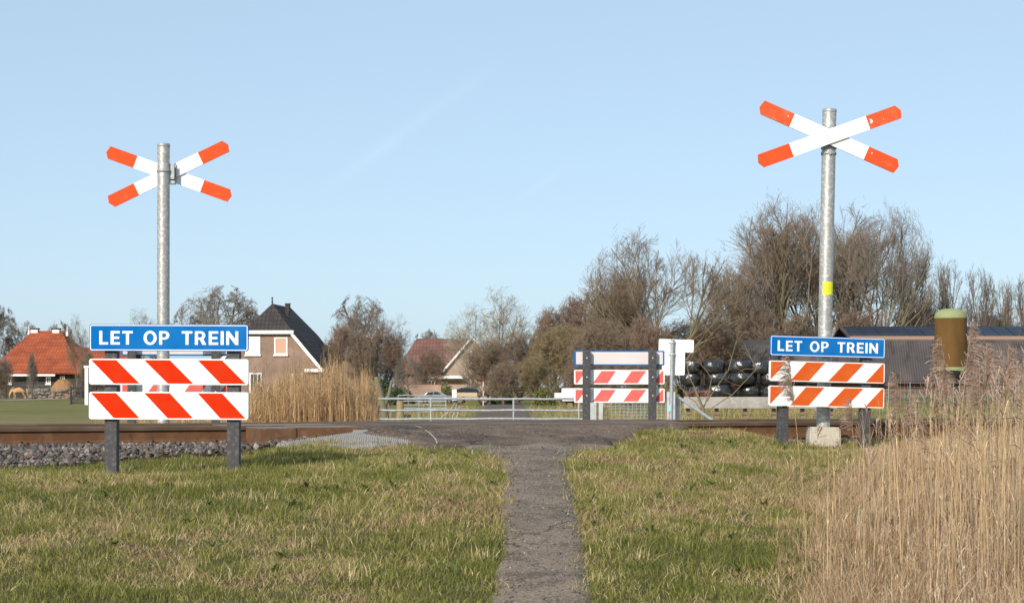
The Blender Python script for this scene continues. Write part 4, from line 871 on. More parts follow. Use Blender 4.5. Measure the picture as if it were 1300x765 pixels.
# mossy sapling with arching branches left of sign B
def sapling():
    Y = 52; x0 = (893-HX)/F*Y; zg = float(ground_h(x0, Y)); root = empty('arching_sapling', (x0, Y, zg), 'mossy leafless sapling with arching twigs in front of the black bales', 'sapling')
    f = lambda px, py, dy=0: Vector(((px-HX)/F*Y-x0, dy, CZ-(py-HY)/F*Y-zg))
    mb = MB(); mb.tube([f(893, 545), f(893, 520), f(882, 492)], [.05, .04, .03], 8)
    main = [[(882, 492), (872, 465), (885, 440), (905, 425)], [(893, 520), (905, 480), (880, 450), (858, 430)], [(893, 520), (878, 505), (862, 488), (850, 455)], [(893, 515), (935, 480), (960, 470), (940, 440), (918, 395)], [(975, 490), (960, 462), (940, 430), (905, 405)], [(900, 500), (925, 470), (930, 440)], [(890, 500), (898, 460), (905, 435), (895, 415)]]
    main = [main[0], main[1], [(893, 525), (930, 500), (962, 468), (945, 430), (905, 400)], main[2], [(893, 515), (925, 470), (940, 420)]]
    rg = random.Random(3); tw = MB()
    for i, ln in enumerate(main):
        pts = [f(*q, rg.uniform(-.3, .3)*j) for j, q in enumerate(ln)]; sm = []
        for j in range(len(pts)-1):
            for t_ in (0, .33, .66): sm.append(pts[j].lerp(pts[j+1], t_)+Vector((rg.uniform(-.02, .02),)*3))
        sm.append(pts[-1]); mb.tube(sm, [.016*(1-.75*k/len(sm)) for k in range(len(sm))], 6)
        for q in sm[2:]:
            for _ in range(1):
                d = Vector((rg.uniform(-1, 1), rg.uniform(-1, 1), rg.uniform(-.2, 1))).normalized(); l1 = rg.uniform(.2, .55); e = q+d*l1*.6; tw.tube([q, e, e+(d+Vector((rg.uniform(-.5, .5), 0, rg.uniform(-.6, .5)))).normalized()*l1*.5], [.008, .006, .003], 4)
    mb.build('trunk', MT['bark_moss'], root); tw.build('twigs', MT['twig_olive'], root)
sapling()

# ------------------------------------------------------------------ buildings
def gz(px, Y): return float(ground_h((px-HX)/F*Y, Y))
MT['brick'] = brick_mat('brown_brick', (.27, .15, .105), (.32, .19, .13), (.26, .21, .17))
MT['beigebrick'] = brick_mat('beige_brick', (.40, .28, .19), (.46, .33, .23), (.40, .34, .27))
MT['redbrick'] = brick_mat('red_brown_brick', (.17, .075, .05), (.22, .10, .07), (.2, .16, .14))
MT['rooftile'] = brick_mat('dark_roof_tile', (.045, .035, .033), (.058, .046, .043), (.026, .021, .020), .3, .32, .03, off=0)
MT['orangetile'] = brick_mat('orange_roof_tile', (.32, .062, .018), (.37, .085, .028), (.24, .05, .018), .3, .34, .03, off=0)
MT['purpletile'] = brick_mat('purple_red_roof_tile', (.165, .075, .06), (.20, .095, .075), (.125, .06, .05), .3, .34, .03, off=0)
MT['trimwhite'] = mat('white_trim', (.80, .79, .76), .5)
MT['darkwall'] = mat('dark_boarding', (.035, .032, .03), .8, noise=[(3, 4, (.07, .06, .05), .5, .7)])
MT['glass'] = mat('window_glass', (.03, .035, .04), .08)
MT['blind'] = mat('peach_blind', (.55, .32, .22), .7)
MT['whiteblind'] = mat('white_blind', (.78, .78, .78), .7)
MT['corrug'] = mat('corrugated_dark_roof', (.062, .052, .052), .8, noise=[(.35, 5, (.12, .095, .085), .45, .7), (1.6, 5, (.03, .026, .026), .5, .7)], scale_vec=(1, 1, .35))
MT['solar'] = mat('solar_panel_glass', (.012, .017, .032), .5, spec=.3, noise=[(.3, 2, (.02, .03, .055), .5, .6)])
MT['ridge'] = mat('dusty_pink_ridge', (.32, .20, .15), .85)
def quadslab(mb, pts, th, mi=0):
    pts = [Vector(p) for p in pts]; nn = (pts[1]-pts[0]).cross(pts[2]-pts[0]).normalized()*th; n_ = len(pts)
    mb.add(pts+[p-nn for p in pts], [tuple(range(n_)), tuple(range(n_, 2*n_))[::-1]]+[(i, i+n_, (i+1) % n_+n_, (i+1) % n_) for i in range(n_)], mi)
def window(root, x0, x1, z0, z1, y, glass='glass', bars=1, fw=.09, sill=True):
    mb = MB(); mb.box(x0, x1, y-.05, y+.06, z0, z0+fw); mb.box(x0, x1, y-.05, y+.06, z1-fw, z1); mb.box(x0, x0+fw, y-.048, y+.06, z0+fw, z1-fw); mb.box(x1-fw, x1, y-.048, y+.06, z0+fw, z1-fw)
    for k in range(1, bars+1): xm = x0+(x1-x0)*k/(bars+1); mb.box(xm-.03, xm+.03, y-.03, y+.03, z0+fw, z1-fw)
    if sill: mb.box(x0-.06, x1+.06, y-.12, y-.052, z0-.10, z0+.015)
    wn = mb.build('window', MT['trimwhite'], root)
    mb = MB(); mb.box(x0+fw-.01, x1-fw+.01, y-.005, y+.02, z0+fw-.01, z1-fw+.01); mb.build('pane', MT[glass], wn); return wn
# dark-roofed house
def house1():
    Y = 150; cx = 340; u = lambda px: (px-cx)/F*Y; g = gz(cx, Y); zz = lambda py: (HY-py)/F*Y+CZ-g
    root = empty('brick_house', ((cx-HX)/F*Y, Y, g), 'brown brick house with steep dark tiled half-hipped roof and white trim above the reeds', 'house', rz=R(-4))
    hw = u(410); ez = zz(467); rz_ = zz(384); hz = zz(420); D = 11; fx = u(371.5); hip = 1.75
    m = MB(); m.prism([(-hw+.35, 0), (hw-.35, 0), (hw-.35, ez), (fx-.05, hz-.15), (-fx+.05, hz-.15), (-hw+.35, ez)], .12, D, 0); m.build('wall', MT['brick'], root)
    m = MB(); A = (0, hip, rz_); B_ = (0, D+.2-hip, rz_)
    quadslab(m, [(-fx, -.1, hz), (fx, -.1, hz), A], .12)
    for sg_ in (-1, 1):
        q = [(sg_*fx, -.1, hz), (sg_*hw, -.1, ez-.05), (sg_*hw, D+.3, ez-.05), (sg_*fx, D+.3, hz), B_, A]
        quadslab(m, q if sg_ > 0 else q[::-1], .12)
    quadslab(m, [(fx, D+.3, hz), (-fx, D+.3, hz), B_], .12); rf = m.build('roof', MT['rooftile'], root)
    for (x, y, h) in ((.75, 4.0, .75), (.35, 6.5, .9)): m = MB(); m.box(x-.15, x+.15, y-.15, y+.15, rz_-1.2, rz_+h-.75); m.box(x-.19, x+.19, y-.19, y+.19, rz_+h-.75, rz_+h-.68); m.build('chimney', MT['darkwall'], rf)
    m = MB(); m.lathe([(.05, rz_), (.07, rz_+.15), (.03, rz_+.3), (.08, rz_+.4), (0, rz_+.55)], 8, (0, hip, 0)); m.build('finial', MT['darkwall'], rf)
    m = MB(); m.box(-fx-.08, fx+.12, -.28, .03, hz-.22, hz+.04); m.build('fascia', MT['trimwhite'], root)
    for sg_ in (-1, 1):
        m = MB(); a = Vector((sg_*(fx-.05), 0, hz-.2)); b2_ = Vector((sg_*(hw-.05), 0, ez-.12)); d = (b2_-a).normalized(); nn = Vector((-d.z, 0, d.x))*.11
        m.prism([((a+nn).x, (a+nn).z), ((b2_+nn).x, (b2_+nn).z), ((b2_-nn).x, (b2_-nn).z), ((a-nn).x, (a-nn).z)], -.18, -.02); m.build('verge_board', MT['trimwhite'], root)
        m = MB(); m.box(min(sg_*(hw-1.35), sg_*(hw+.15)), max(sg_*(hw-1.35), sg_*(hw+.15)), -.26, .04, ez-.30, ez-.06); m.build('gutter', MT['trimwhite'], root)
    window(root, u(311), u(330), zz(450), zz(427), .10, 'whiteblind', 0, .09); window(root, u(348), u(365), zz(450), zz(428), .10, 'blind', 0, .1)
    window(root, u(316), u(332), zz(498), zz(473), .10, 'glass', 2, .1); window(root, u(370), u(385), zz(496), zz(474), .10, 'blind', 1, .1)
house1()
def house_small():
    Y = 165; cx = 405; u = lambda px: (px-cx)/F*Y; g = gz(cx, Y); zz = lambda py: (HY-py)/F*Y+CZ-g
    root = empty('gabled_annex', ((cx-HX)/F*Y, Y, g), 'small dark gabled annex with a white verge right behind the brown brick house', 'annex')
    x1 = u(418); x0 = -x1*1.2; rz_ = zz(435); ez = zz(465)
    m = MB(); m.prism([(x0+.1, 0), (x1-.1, 0), (x1-.1, ez-.1), (0, rz_-.15), (x0+.1, ez-.1)], .1, 7); m.build('wall', MT['darkwall'], root)
    m = MB(); quadslab(m, [(0, 0, rz_), (0, 7.2, rz_), (x1+.1, 7.2, ez-.1), (x1+.1, 0, ez-.1)][::-1], .1); quadslab(m, [(0, 0, rz_), (0, 7.2, rz_), (x0-.1, 7.2, ez-.1), (x0-.1, 0, ez-.1)], .1); m.build('roof', MT['rooftile'], root)
    m = MB(); m.prism([(0, rz_+.02), (x1+.1, ez-.08), (x1+.1, ez-.32), (0, rz_-.22)], -.14, -.01); m.build('verge_board', MT['trimwhite'], root)
house_small()
def house_mid():
    Y = 148; cx = 455; u = lambda px: (px-cx)/F*Y; g = gz(cx, Y); zz = lambda py: (HY-py)/F*Y+CZ-g
    root = empty('garden_shed', ((cx-HX)/F*Y, Y+3, g), 'low brown outbuilding with a white-framed window seen over the reeds', 'outbuilding')
    m = MB(); m.box(u(430), u(470), 0, 5, 0, zz(455)); m.build('wall', MT['brick'], root)
    m = MB(); m.prism([(-.3, zz(455)+.003), (2.6, zz(440)), (5.4, zz(455)+.003)], u(428), u(472), axis='x'); m.build('roof', MT['rooftile'], root)
    m = MB(); m.box(u(447), u(464), -.35, 0.02, zz(468), zz(452)); dm = m.build('dormer', MT['darkwall'], root)
    window(root, u(447.5), u(463.5), zz(467), zz(453), -.42, 'glass', 1, .09)
house_mid()
def house2():
    Y = 180; cx = 560; u = lambda px: (px-cx)/F*Y; g = gz(cx, Y); zz = lambda py: (HY-py)/F*Y+CZ-g
    root = empty('gabled_farmhouse', ((cx-HX)/F*Y, Y, g), 'farmhouse with purple-red tiled roof and a beige gable, half hidden by trees in the middle', 'house')
    ez = zz(474); rz_ = zz(428); m = MB(); m.box(u(500), u(600), 1.0, 9, 0, ez-.1); m.build('wall', MT['redbrick'], root)
    m = MB(); quadslab(m, [(u(498), .6, ez), (u(598), .6, ez), (u(592), 5, rz_), (u(526), 5, rz_)], .12); quadslab(m, [(u(598), 9.4, ez), (u(498), 9.4, ez), (u(526), 5, rz_), (u(592), 5, rz_)], .12)
    quadslab(m, [(u(498), 9.4, ez), (u(498), .6, ez), (u(526), 5, rz_)], .12); quadslab(m, [(u(598), .6, ez), (u(598), 9.4, ez), (u(592), 5, rz_)], .12); m.build('roof', MT['purpletile'], root)
    x0, x1, xa = u(560), u(640), u(600); gr = zz(427)
    m = MB(); m.prism([(x0+.1, 0), (x1-.1, 0), (x1-.1, ez-.1), (xa, gr-.2), (x0+.1, ez-.1)], -1.5, 6); m.build('gable_wall', MT['beigebrick'], root)
    m = MB()
    quadslab(m, [(xa, -1.7, gr), (xa, 5.0, gr), (x1+.2, 5.0, ez-.2), (x1+.2, -1.7, ez-.2)][::-1], .1); quadslab(m, [(xa, -1.7, gr), (xa, 5.0, gr), (x0-.2, 5.0, ez-.2), (x0-.2, -1.7, ez-.2)], .1); m.build('roof', MT['purpletile'], root)
    for xx in (x0-.2, x1+.2): m = MB(); m.prism([(xa, gr+.04), (xx, ez-.16), (xx, ez-.42), (xa, gr-.22)], -1.85, -1.71); m.build('verge_board', MT['trimwhite'], root)
    m = MB(); m.box(u(538), u(590), -2.4, -1.86, ez-.45, ez-.18); m.build('gutter', MT['trimwhite'], root)
    window(root, u(594), u(604), zz(462), zz(446), -1.52, 'glass', 1, .09)
    window(root, u(542), u(552), zz(496), zz(482), .98, 'glass', 1, .09)
house2()
tag(empty('garden_wall', (0, 0, 0)), 'low pinkish brick garden wall behind the second gate', 'wall')
gwr = [o for o in bpy.data.objects if o.name.startswith('garden_wall')][0]; bpy.data.objects.remove(gwr)
MT['pinkbrick'] = brick_mat('pinkish_brick', (.36, .19, .13), (.40, .22, .16), (.35, .28, .22))
mb = MB(); Yw = 138; xa, xb = (512-HX)/F*Yw, (560-HX)/F*Yw; g = gz(535, Yw); mb.box(xa, xb, Yw, Yw+.25, g-.2, CZ-(489-HY)/F*Yw); mb.box(xa-.03, xb+.03, Yw-.03, Yw+.28, CZ-(489-HY)/F*Yw, CZ-(488-HY)/F*Yw)
tag(mb.build('garden_wall', MT['pinkbrick']), 'low pinkish brick garden wall behind the round garden tree', 'wall')
# orange-roofed farm
def farm():
    Y = 190; cx = 36; u = lambda px: (px-cx)/F*Y; g = gz(cx, Y); zz = lambda py: (HY-py)/F*Y+CZ-g
    root = empty('farmhouse', ((cx-HX)/F*Y, Y, g), 'big farmhouse with wide orange tiled roof at the far left', 'farmhouse')
    ez = zz(473); rz_ = zz(417); D = 15; L0, L1 = u(-16), u(110)
    m = MB(); m.box(L0+.6, L1-.6, .8, D-.8, 0, ez+.25); m.build('wall', MT['darkwall'], root)
    m = MB(); r0, r1 = u(17), u(56); mid = .5
    def pt(x, y, z): return Vector((x, y, z))
    # main slope with a gentle bell-cast: two bands
    k = .62; ym = 7.5*k; zm = ez+(rz_-ez)*k*1.03
    lx = L0+(r0-L0)*k; rx = L1+(r1-L1)*k*1.12
    quadslab(m, [(L0, 0, ez), (L1, 0, ez), (rx, ym, zm), (lx, ym, zm)], .15); quadslab(m, [(lx, ym, zm), (rx, ym, zm), (r1, 7.5, rz_), (r0, 7.5, rz_)], .15)
    quadslab(m, [(L1, 0, ez), (L1, D, ez), (rx, D-ym, zm), (rx, ym, zm)], .15); quadslab(m, [(rx, ym, zm), (rx, D-ym, zm), (r1, 7.5, rz_)], .15)
    quadslab(m, [(L0, D, ez), (L0, 0, ez), (lx, ym, zm), (lx, D-ym, zm)], .15); quadslab(m, [(lx, D-ym, zm), (lx, ym, zm), (r0, 7.5, rz_)], .15)
    quadslab(m, [(L1, D, ez), (L0, D, ez), (lx, D-ym, zm), (rx, D-ym, zm)], .15); quadslab(m, [(rx, D-ym, zm), (lx, D-ym, zm), (r0, 7.5, rz_), (r1, 7.5, rz_)], .15)
    rf = m.build('roof', MT['orangetile'], root)
    for px in (20.5, 49): m = MB(); m.box(u(px)-.34, u(px)+.34, 7.1, 7.9, rz_-.4, rz_+.12); m.box(u(px)-.38, u(px)+.38, 7.05, 7.95, rz_+.12, rz_+.26, 1); m.build('chimney', [MT['trimwhite'], MT['darkwall']], rf)
    for px in (12.5, 63): m = MB(); m.lathe([(.16, rz_-.5), (.12, rz_-.2), (.05, rz_), (.03, rz_+.4), (0, rz_+.6)], 8, (u(px), 7.5, 0)); m.build('owl_board', MT['trimwhite'], rf)
    # lower wing to the right
    a, b2_ = u(90), u(160); wz = zz(439); we = zz(467)
    m = MB(); m.box(a, b2_-.3, 2.6, 9.4, 0, we+.1); m.build('wing_wall', MT['redbrick'], root)
    m = MB(); quadslab(m, [(a-.5, 2, we), (b2_, 2, we), (b2_, 6, wz), (a-1, 6, wz)], .12); quadslab(m, [(b2_, 10, we), (a-.5, 10, we), (a-1, 6, wz), (b2_, 6, wz)], .12); m.build('wing_roof', MT['orangetile'], root)
    m = MB(); m.box(L0, u(70), -.12, .0, ez-.32, ez-.12); m.build('gutter', MT['trimwhite'], root)
    for x0, x1 in ((56, 62), (74, 80), (5, 12)): window(root, u(x0), u(x1), zz(487), zz(477), .74, 'glass', 1, .09)
farm()
# farm yard bits
def heap():
    rg = np.random.RandomState(5); Yh = 178; c = P(80, 489, Yh); g = gz(80, Yh); n_ = 24; th = np.linspace(0, 2*pi, n_, False); V = []; rr = [1., .85, .6, .3, 0.02]; hh_ = [0, .45, .8, .97, 1.]
    for r_, h_ in zip(rr, hh_):
        for a in th: V.append((c.x+r_*1.25*cos(a)*(1+.1*rg.rand()), Yh+r_*1.0*sin(a)*(1+.1*rg.rand()), g+h_*(CZ-(480-HY)/F*Yh-g)*(1-.08*rg.rand())-.02))
    Fq = [(i*n_+k, i*n_+(k+1) % n_, (i+1)*n_+(k+1) % n_, (i+1)*n_+k) for i in range(4) for k in range(n_)]
    MT['straw'] = mat('straw_heap', (.34, .17, .065), .9, noise=[(2, 5, (.24, .12, .05), .45, .7)], bump=(8, .6, .05))
    tag(link('straw_heap', npmesh('straw_heap', V, Fq, MT['straw'])), 'orange-brown straw heap in front of the dark farm wall', 'heap')
heap()
MT['woodpost'] = mat('weathered_wood', (.22, .17, .12), .9, noise=[(8, 4, (.12, .09, .07), .5, .7)])
MT['yellowwood'] = mat('pale_yellow_wood', (.30, .22, .10), .85, noise=[(8, 4, (.30, .22, .10), .5, .7)])
MT['mesh'] = mat('fence_wire', (.25, .26, .26), .6, .3)
MT['darkmesh'] = mat('dark_fence_wire', (.06, .065, .065), .7)
def wirefence(name, label, px0, px1, py0, Y, nposts, mt='woodpost', wires=4, pr=.05, top=None, wm='mesh', wr=.012):
    xa, xb = (px0-HX)/F*Y, (px1-HX)/F*Y; g = gz((px0+px1)/2, Y); zt = CZ-(py0-HY)/F*Y; root = empty(name, (xa, Y, g), label, 'fence')
    for k in range(nposts): x = (xb-xa)*k/(nposts-1); m = MB(); m.tube([(x, 0, -.2), (x, 0, zt-g)], [pr, pr*.9], 8); m.build('post', MT[mt], root)
    m = MB()
    for k in range(wires): z = (zt-g)*(.2+.75*k/(wires-1)); m.tube([(0, -pr, z), ((xb-xa), -pr, z)], wr, 4)
    m.build('wires', MT[wm], root); return root
wirefence('paddock_fence', 'thin dark wire fence with posts along the paddock behind the pony', -20, 92, 488, 172, 5)
wirefence('mesh_fence', 'grey wire mesh fence in front of the red barn wall on the right', 1128, 1320, 484.5, 118, 8, 'galvdull', 5, .025, wm='mesh')
# dark garden fence left of sign A
Yf = 120; xa, xb = (90-HX)/F*Yf, (152-HX)/F*Yf; g = gz(100, Yf); zt = CZ-(491-HY)/F*Yf
root = empty('slatted_fence', (xa, Yf, g), 'dark slatted garden fence behind the left end of the near sign', 'fence'); 
for k in range(3): x = (xb-xa)*k/2; m = MB(); m.box(x-.05, x+.05, -.05, .05, -.1, zt-g+.05); m.build('post', MT['darkwall'], root)
m = MB()
for k in range(34): x = (xb-xa)*(k+.5)/34; m.box(x-.022, x+.022, .055, .07, .05, zt-g)
for z in (.1, (zt-g)-.08): m.box(0, xb-xa, .071, .09, z-.03, z+.03)
m.build('slats', MT['darkwall'], root)
Yp = 118; m = MB(); xx = (110-HX)/F*Yp; g = gz(110, Yp); m.bbox(xx-.10, xx+.10, Yp-.1, Yp+.1, g-.2, CZ-(467-HY)/F*Yp, .01); m.bbox(xx-.15, xx+.15, Yp-.15, Yp+.15, CZ-(467-HY)/F*Yp, CZ-(464-HY)/F*Yp, .02)
tag(m.build('gate_post', MT['trimwhite']), 'square white gate post with flat cap beside the left end of the near sign', 'post')
# sand strip (farm track)
m = MB(); Ys = 166; a, b2_ = P(38, 0, Ys).x, P(92, 0, Ys).x
V = []; Q = []; ys_ = [148, 154, 160, 166, 171]
for y in ys_:
    for x in np.linspace(a, b2_, 9): V.append((x, y, float(ground_h(x, y))+.03))
for i in range(4):
    for k in range(8): Q.append((i*9+k, i*9+k+1, (i+1)*9+k+1, (i+1)*9+k))
MT['sand'] = mat('sandy_soil', (.36, .29, .21), .95, noise=[(.8, 5, (.24, .19, .12), .45, .65)])
tag(link('sandy_ground', npmesh('sandy_ground', V, Q, MT['sand'])), kind='structure')

Yr_ = 171; mb = MB(); rgw = random.Random(4); xa, xb = (36-HX)/F*Yr_, (100-HX)/F*Yr_; g = gz(70, Yr_)
for k in range(90):
    x = xa+(xb-xa)*rgw.random(); s_ = rgw.uniform(.10, .24); z = g+rgw.uniform(0, (CZ-(493-HY)/F*Yr_-g)-.1)
    bm = bmesh.new(); bmesh.ops.create_icosphere(bm, subdivisions=1, radius=s_)
    for v in bm.verts: v.co = Vector((v.co.x*rgw.uniform(1.0, 1.5), v.co.y, v.co.z*rgw.uniform(.6, .9)))
    mb.from_bm(bm, 0, Matrix.Translation((x, Yr_+rgw.uniform(-.2, .2), z)))
MT['rubblestone'] = mat('grey_rubble', (.22, .19, .165), .9, noise=[(2, 3, (.13, .11, .095), .45, .6)])
tag(mb.build('stone_pile', MT['rubblestone']), 'long low pile of grey stones below the straw heap at the far left', 'stone pile')
# ------------------------------------------------------------------ barn on the right
def barn():
    Y = 160; x0, x1 = (884-HX)/F*Y, (1345-HX)/F*Y; g = gz(1150, Y); zz = lambda py: (HY-py)/F*Y+CZ-g
    root = empty('barn', (x0, Y, g), 'long low barn with dark corrugated roof and solar panels on the ridge at the right', 'barn')
    W = x1-x0; ez = zz(484); mz = zz(430); D = 13
    m = MB(); m.box(.3, W-.3, .8, D-.8, 0, ez+.1); m.build('wall', MT['redbrick'], root)
    # corrugated front slope
    m = MB(); n_ = int(W/.10); vs = []
    for k in range(n_+1):
        x = W*k/n_; dz = .030*(1 if k % 2 else -1); zt_ = mz if x > M(1080-884, Y) else zz(437)
        vs += [(x, 0, ez+dz), (x, 2.1, zt_+dz)]
    m.add(vs, [(2*k, 2*k+2, 2*k+3, 2*k+1) for k in range(n_)]); m.add([(0, 0, ez-.12), (W, 0, ez-.12), (W, 2.1, mz-.16), (0, 2.1, zz(437)-.16)], [(0, 1, 2, 3)])
    m.build('lower_roof', MT['corrug'], root, recalc=False)
    xs = M(1085-884, Y); m = MB(); m.box(xs, W, 2.1, 2.5, mz-.35, mz+.28); m.build('ridge_board', MT['ridge'], root)
    m = MB(); quadslab(m, [(xs, 2.5, mz+.1), (W, 2.5, mz+.1), (W, 7.5, zz(411)), (xs, 7.5, zz(411))], .12); quadslab(m, [(W, D, mz), (xs, D, mz), (xs, 7.5, zz(411)), (W, 7.5, zz(411))], .12)
    quadslab(m, [(0, 2.1, zz(437)), (xs-.02, 2.1, zz(437)), (xs-.02, 7, zz(429)), (0, 7, zz(429))], .12); quadslab(m, [(xs-.02, D, ez), (0, D, ez), (0, 7, zz(429)), (xs-.02, 7, zz(429))], .12)
    m.build('upper_roof', MT['corrug'], root)
    sl = Vector((0, 5, zz(411)-mz-.1)); nnv = Vector((0, -sl.z, 5)).normalized()
    for k in range(13):
        a = xs+.3+k*(W-xs-.5)/13; b_ = a+(W-xs-.5)/13-.06; o1 = Vector((a, 2.5, mz+.1))+sl*.03+nnv*.06; o2 = Vector((b_, 2.5, mz+.1))+sl*.03+nnv*.06
        m = MB(); quadslab(m, [o1, o2, o2+sl*.94, o1+sl*.94], .03); m.build('solar_panel', MT['solar'], root)
barn()
def silo():
    Y = 140; cx = 1207; g = gz(cx, Y); zz = lambda py: (HY-py)/F*Y+CZ-g; r = M(20.3, Y)
    MT['silo'] = mat('ochre_silo', (.140, .074, .024), .85, spec=.2, noise=[(1.2, 5, (.10, .058, .018), .45, .7), (.8, 4, (.19, .13, .045), .6, .8)], scale_vec=(1, 1, .25))
    MT['silogreen'] = mat('pale_green_silo_rim', (.26, .29, .14), .8, noise=[(3, 4, (.25, .26, .11), .5, .7)])
    root = empty('silo', ((cx-HX)/F*Y, Y, g), 'tall ochre silo with pale green domed top in front of the barn', 'silo')
    zt, zb = zz(403), zz(468)
    m = MB(); m.lathe([(r, zb), (r, zt)], 36); m.lathe([(r+.015, zb+(zt-zb)*f_-.02) if False else (r+.012, zb+(zt-zb)*.5-.03), (r+.012, zb+(zt-zb)*.5+.03)], 36); m.build('shell', MT['silo'], root)
    m = MB(); m.lathe([(r+.02, zt-.05), (r+.02, zt+.05), (r*.96, zt+.28), (r*.80, zt+.48), (r*.5, zt+.60), (0.01, zt+.66)], 36); m.build('dome', MT['silogreen'], root)
    m = MB(); m.lathe([(r+.03, zb-.12), (r+.03, zb+.12)], 36); m.build('rim', MT['silogreen'], root)
    m = MB(); m.lathe([(r, zb-.1), (r*.25, zb-1.1), (r*.22, zb-1.4), (.01, zb-1.4)], 32); m.build('hopper', MT['darkwall'], root)
    for k in range(4): a = R(45+90*k); m = MB(); m.tube([(r*.97*cos(a), r*.97*sin(a), -.1), (r*.97*cos(a), r*.97*sin(a), zb-.1)], .09, 8); m.build('leg', MT['darkwall'], root)
    m = MB(); x = M(24, Y); m.tube([(x, -.6, 0), (x, -.6, zt+.2)], .035, 6); m.tube([(x+.3, -.6, 0), (x+.3, -.6, zt+.2)], .035, 6)
    for k in range(20): m.tube([(x, -.6, .3+k*.33), (x+.3, -.6, .3+k*.33)], .018, 4)
    m.build('ladder', MT['darkwall'], root)
silo()
# green feed barrier
MT['green'] = mat('green_painted_steel', (.015, .11, .07), .7)
def greenfence():
    Y = 125; x0, x1 = (1126-HX)/F*Y, (1325-HX)/F*Y; g = gz(1200, Y); zz = lambda py: (HY-py)/F*Y+CZ-g
    root = empty('feed_barrier', (x0, Y, g), 'green tubular cattle barrier in front of the barn wall', 'barrier')
    for py in (497.5, 506.5, 516.5): m = MB(); r_ = .05 if py != 506.5 else .09; m.tube([(0, 0, zz(py)), (x1-x0, 0, zz(py))], r_, 6); m.build('rail', MT['green'], root)
    for k in range(9): m = MB(); x = (x1-x0)*k/8; m.tube([(x, 0, -.1), (x, 0, zz(497))], .04, 6); m.build('post', MT['green'], root)
greenfence()
m = MB(); Yk = 100; a, b_ = (1128-HX)/F*Yk, (1360-HX)/F*Yk; g = gz(1200, Yk); m.bbox(a, b_, Yk, Yk+8, g-.1, CZ-(520.5-HY)/F*Yk, .02)
MT['slab'] = mat('pinkish_concrete_slab', (.36, .30, .26), .9, noise=[(2, 5, (.26, .21, .17), .45, .7)])
tag(m.build('yard_slab', MT['slab']), kind='structure')
# wrapped silage bales
MT['wrap'] = mat('black_silage_wrap', (.014, .013, .014), .26, noise=[(3, 4, (.04, .038, .04), .5, .7)], bump=(2.2, 1.0, .08), spec=1.0, scale_vec=(2, 2, .7))
def bale_mesh(seed):
    rg = np.random.RandomState(seed); m = MB(); n_ = 28; prof_ = [(.02, -.49), (.60, -.49), (.74, -.47), (.79, -.38), (.81, -.24), (.825, -.1), (.825, 0), (.82, .12), (.80, .24), (.775, .36), (.74, .44), (.60, .49), (.02, .49)]; vs = []
    for r_, z in prof_:
        for k in range(n_):
            a = 2*pi*k/n_; rr = r_*(1+.035*sin(3*a+seed)+.025*sin(7*a+z*5+seed)+rg.uniform(-.032, .032)); vs.append((rr*cos(a), rr*sin(a), z*(1+.03*sin(2*a))+rg.uniform(-.012, .012)))
    m.add(vs, [(i*n_+k, i*n_+(k+1) % n_, (i+1)*n_+(k+1) % n_, (i+1)*n_+k) for i in range(len(prof_)-1) for k in range(n_)], smooth=True); return m
protos = []
BL = []
for row, (py, xs) in enumerate(((496.5, [(884, 30), (914, 34), (948, 32), (980, 32), (1012, 32)]), (480.5, [(880, 26), (908, 36), (946, 38), (980, 32), (1012, 30)]), (465.5, [(879, 26), (905, 30), (936, 34), (966, 30), (996, 30)]))):
    for px, w_ in xs: BL.append((px, py, w_, row))
rown = ('bottom', 'middle', 'top'); coln = ('leftmost', 'second from the left', 'middle one', 'second from the right', 'rightmost')
bm_me = []
for k in range(5): o = bale_mesh(k).build('silage_bale', MT['wrap']); bm_me.append(o.data); bpy.data.objects.remove(o)
for i, (px, py, w_, row) in enumerate(BL):
    Yb = 147+random.Random(i).uniform(-.3, .3); o = bpy.data.objects.new('silage_bale', bm_me[i % 5]); COL.objects.link(o); c = P(px+random.Random(i+50).uniform(-4, 4), py+random.Random(i+90).uniform(-.8, .8), Yb); o.location = c
    s_ = M(w_, Yb)/1.64; o.scale = (s_, s_, M(15.8, Yb)); o.rotation_euler = (random.Random(i).uniform(-.05, .05), 0, i*1.3)
    tag(o, f'glossy black wrapped silage bale, {coln[i % 5]} in the {rown[row]} row of the stack', 'silage bale', 'black silage bales stacked before the barn')
mb = MB(); Yc = 144; a, b_ = (862-HX)/F*Yc, (885-HX)/F*Yc; g = gz(870, Yc)
# reddish brick rubble beside the bales
rocks_o = rocks('rubble_heap', np.stack([np.random.RandomState(8).uniform((872-HX)/F*140, (902-HX)/F*140, 160), np.random.RandomState(9).uniform(139, 141, 160), CZ-(np.random.RandomState(10).uniform(497, 508, 160)-HY)/F*140], 1), .16, mat('red_rubble', (.22, .09, .07), .9), 12); 
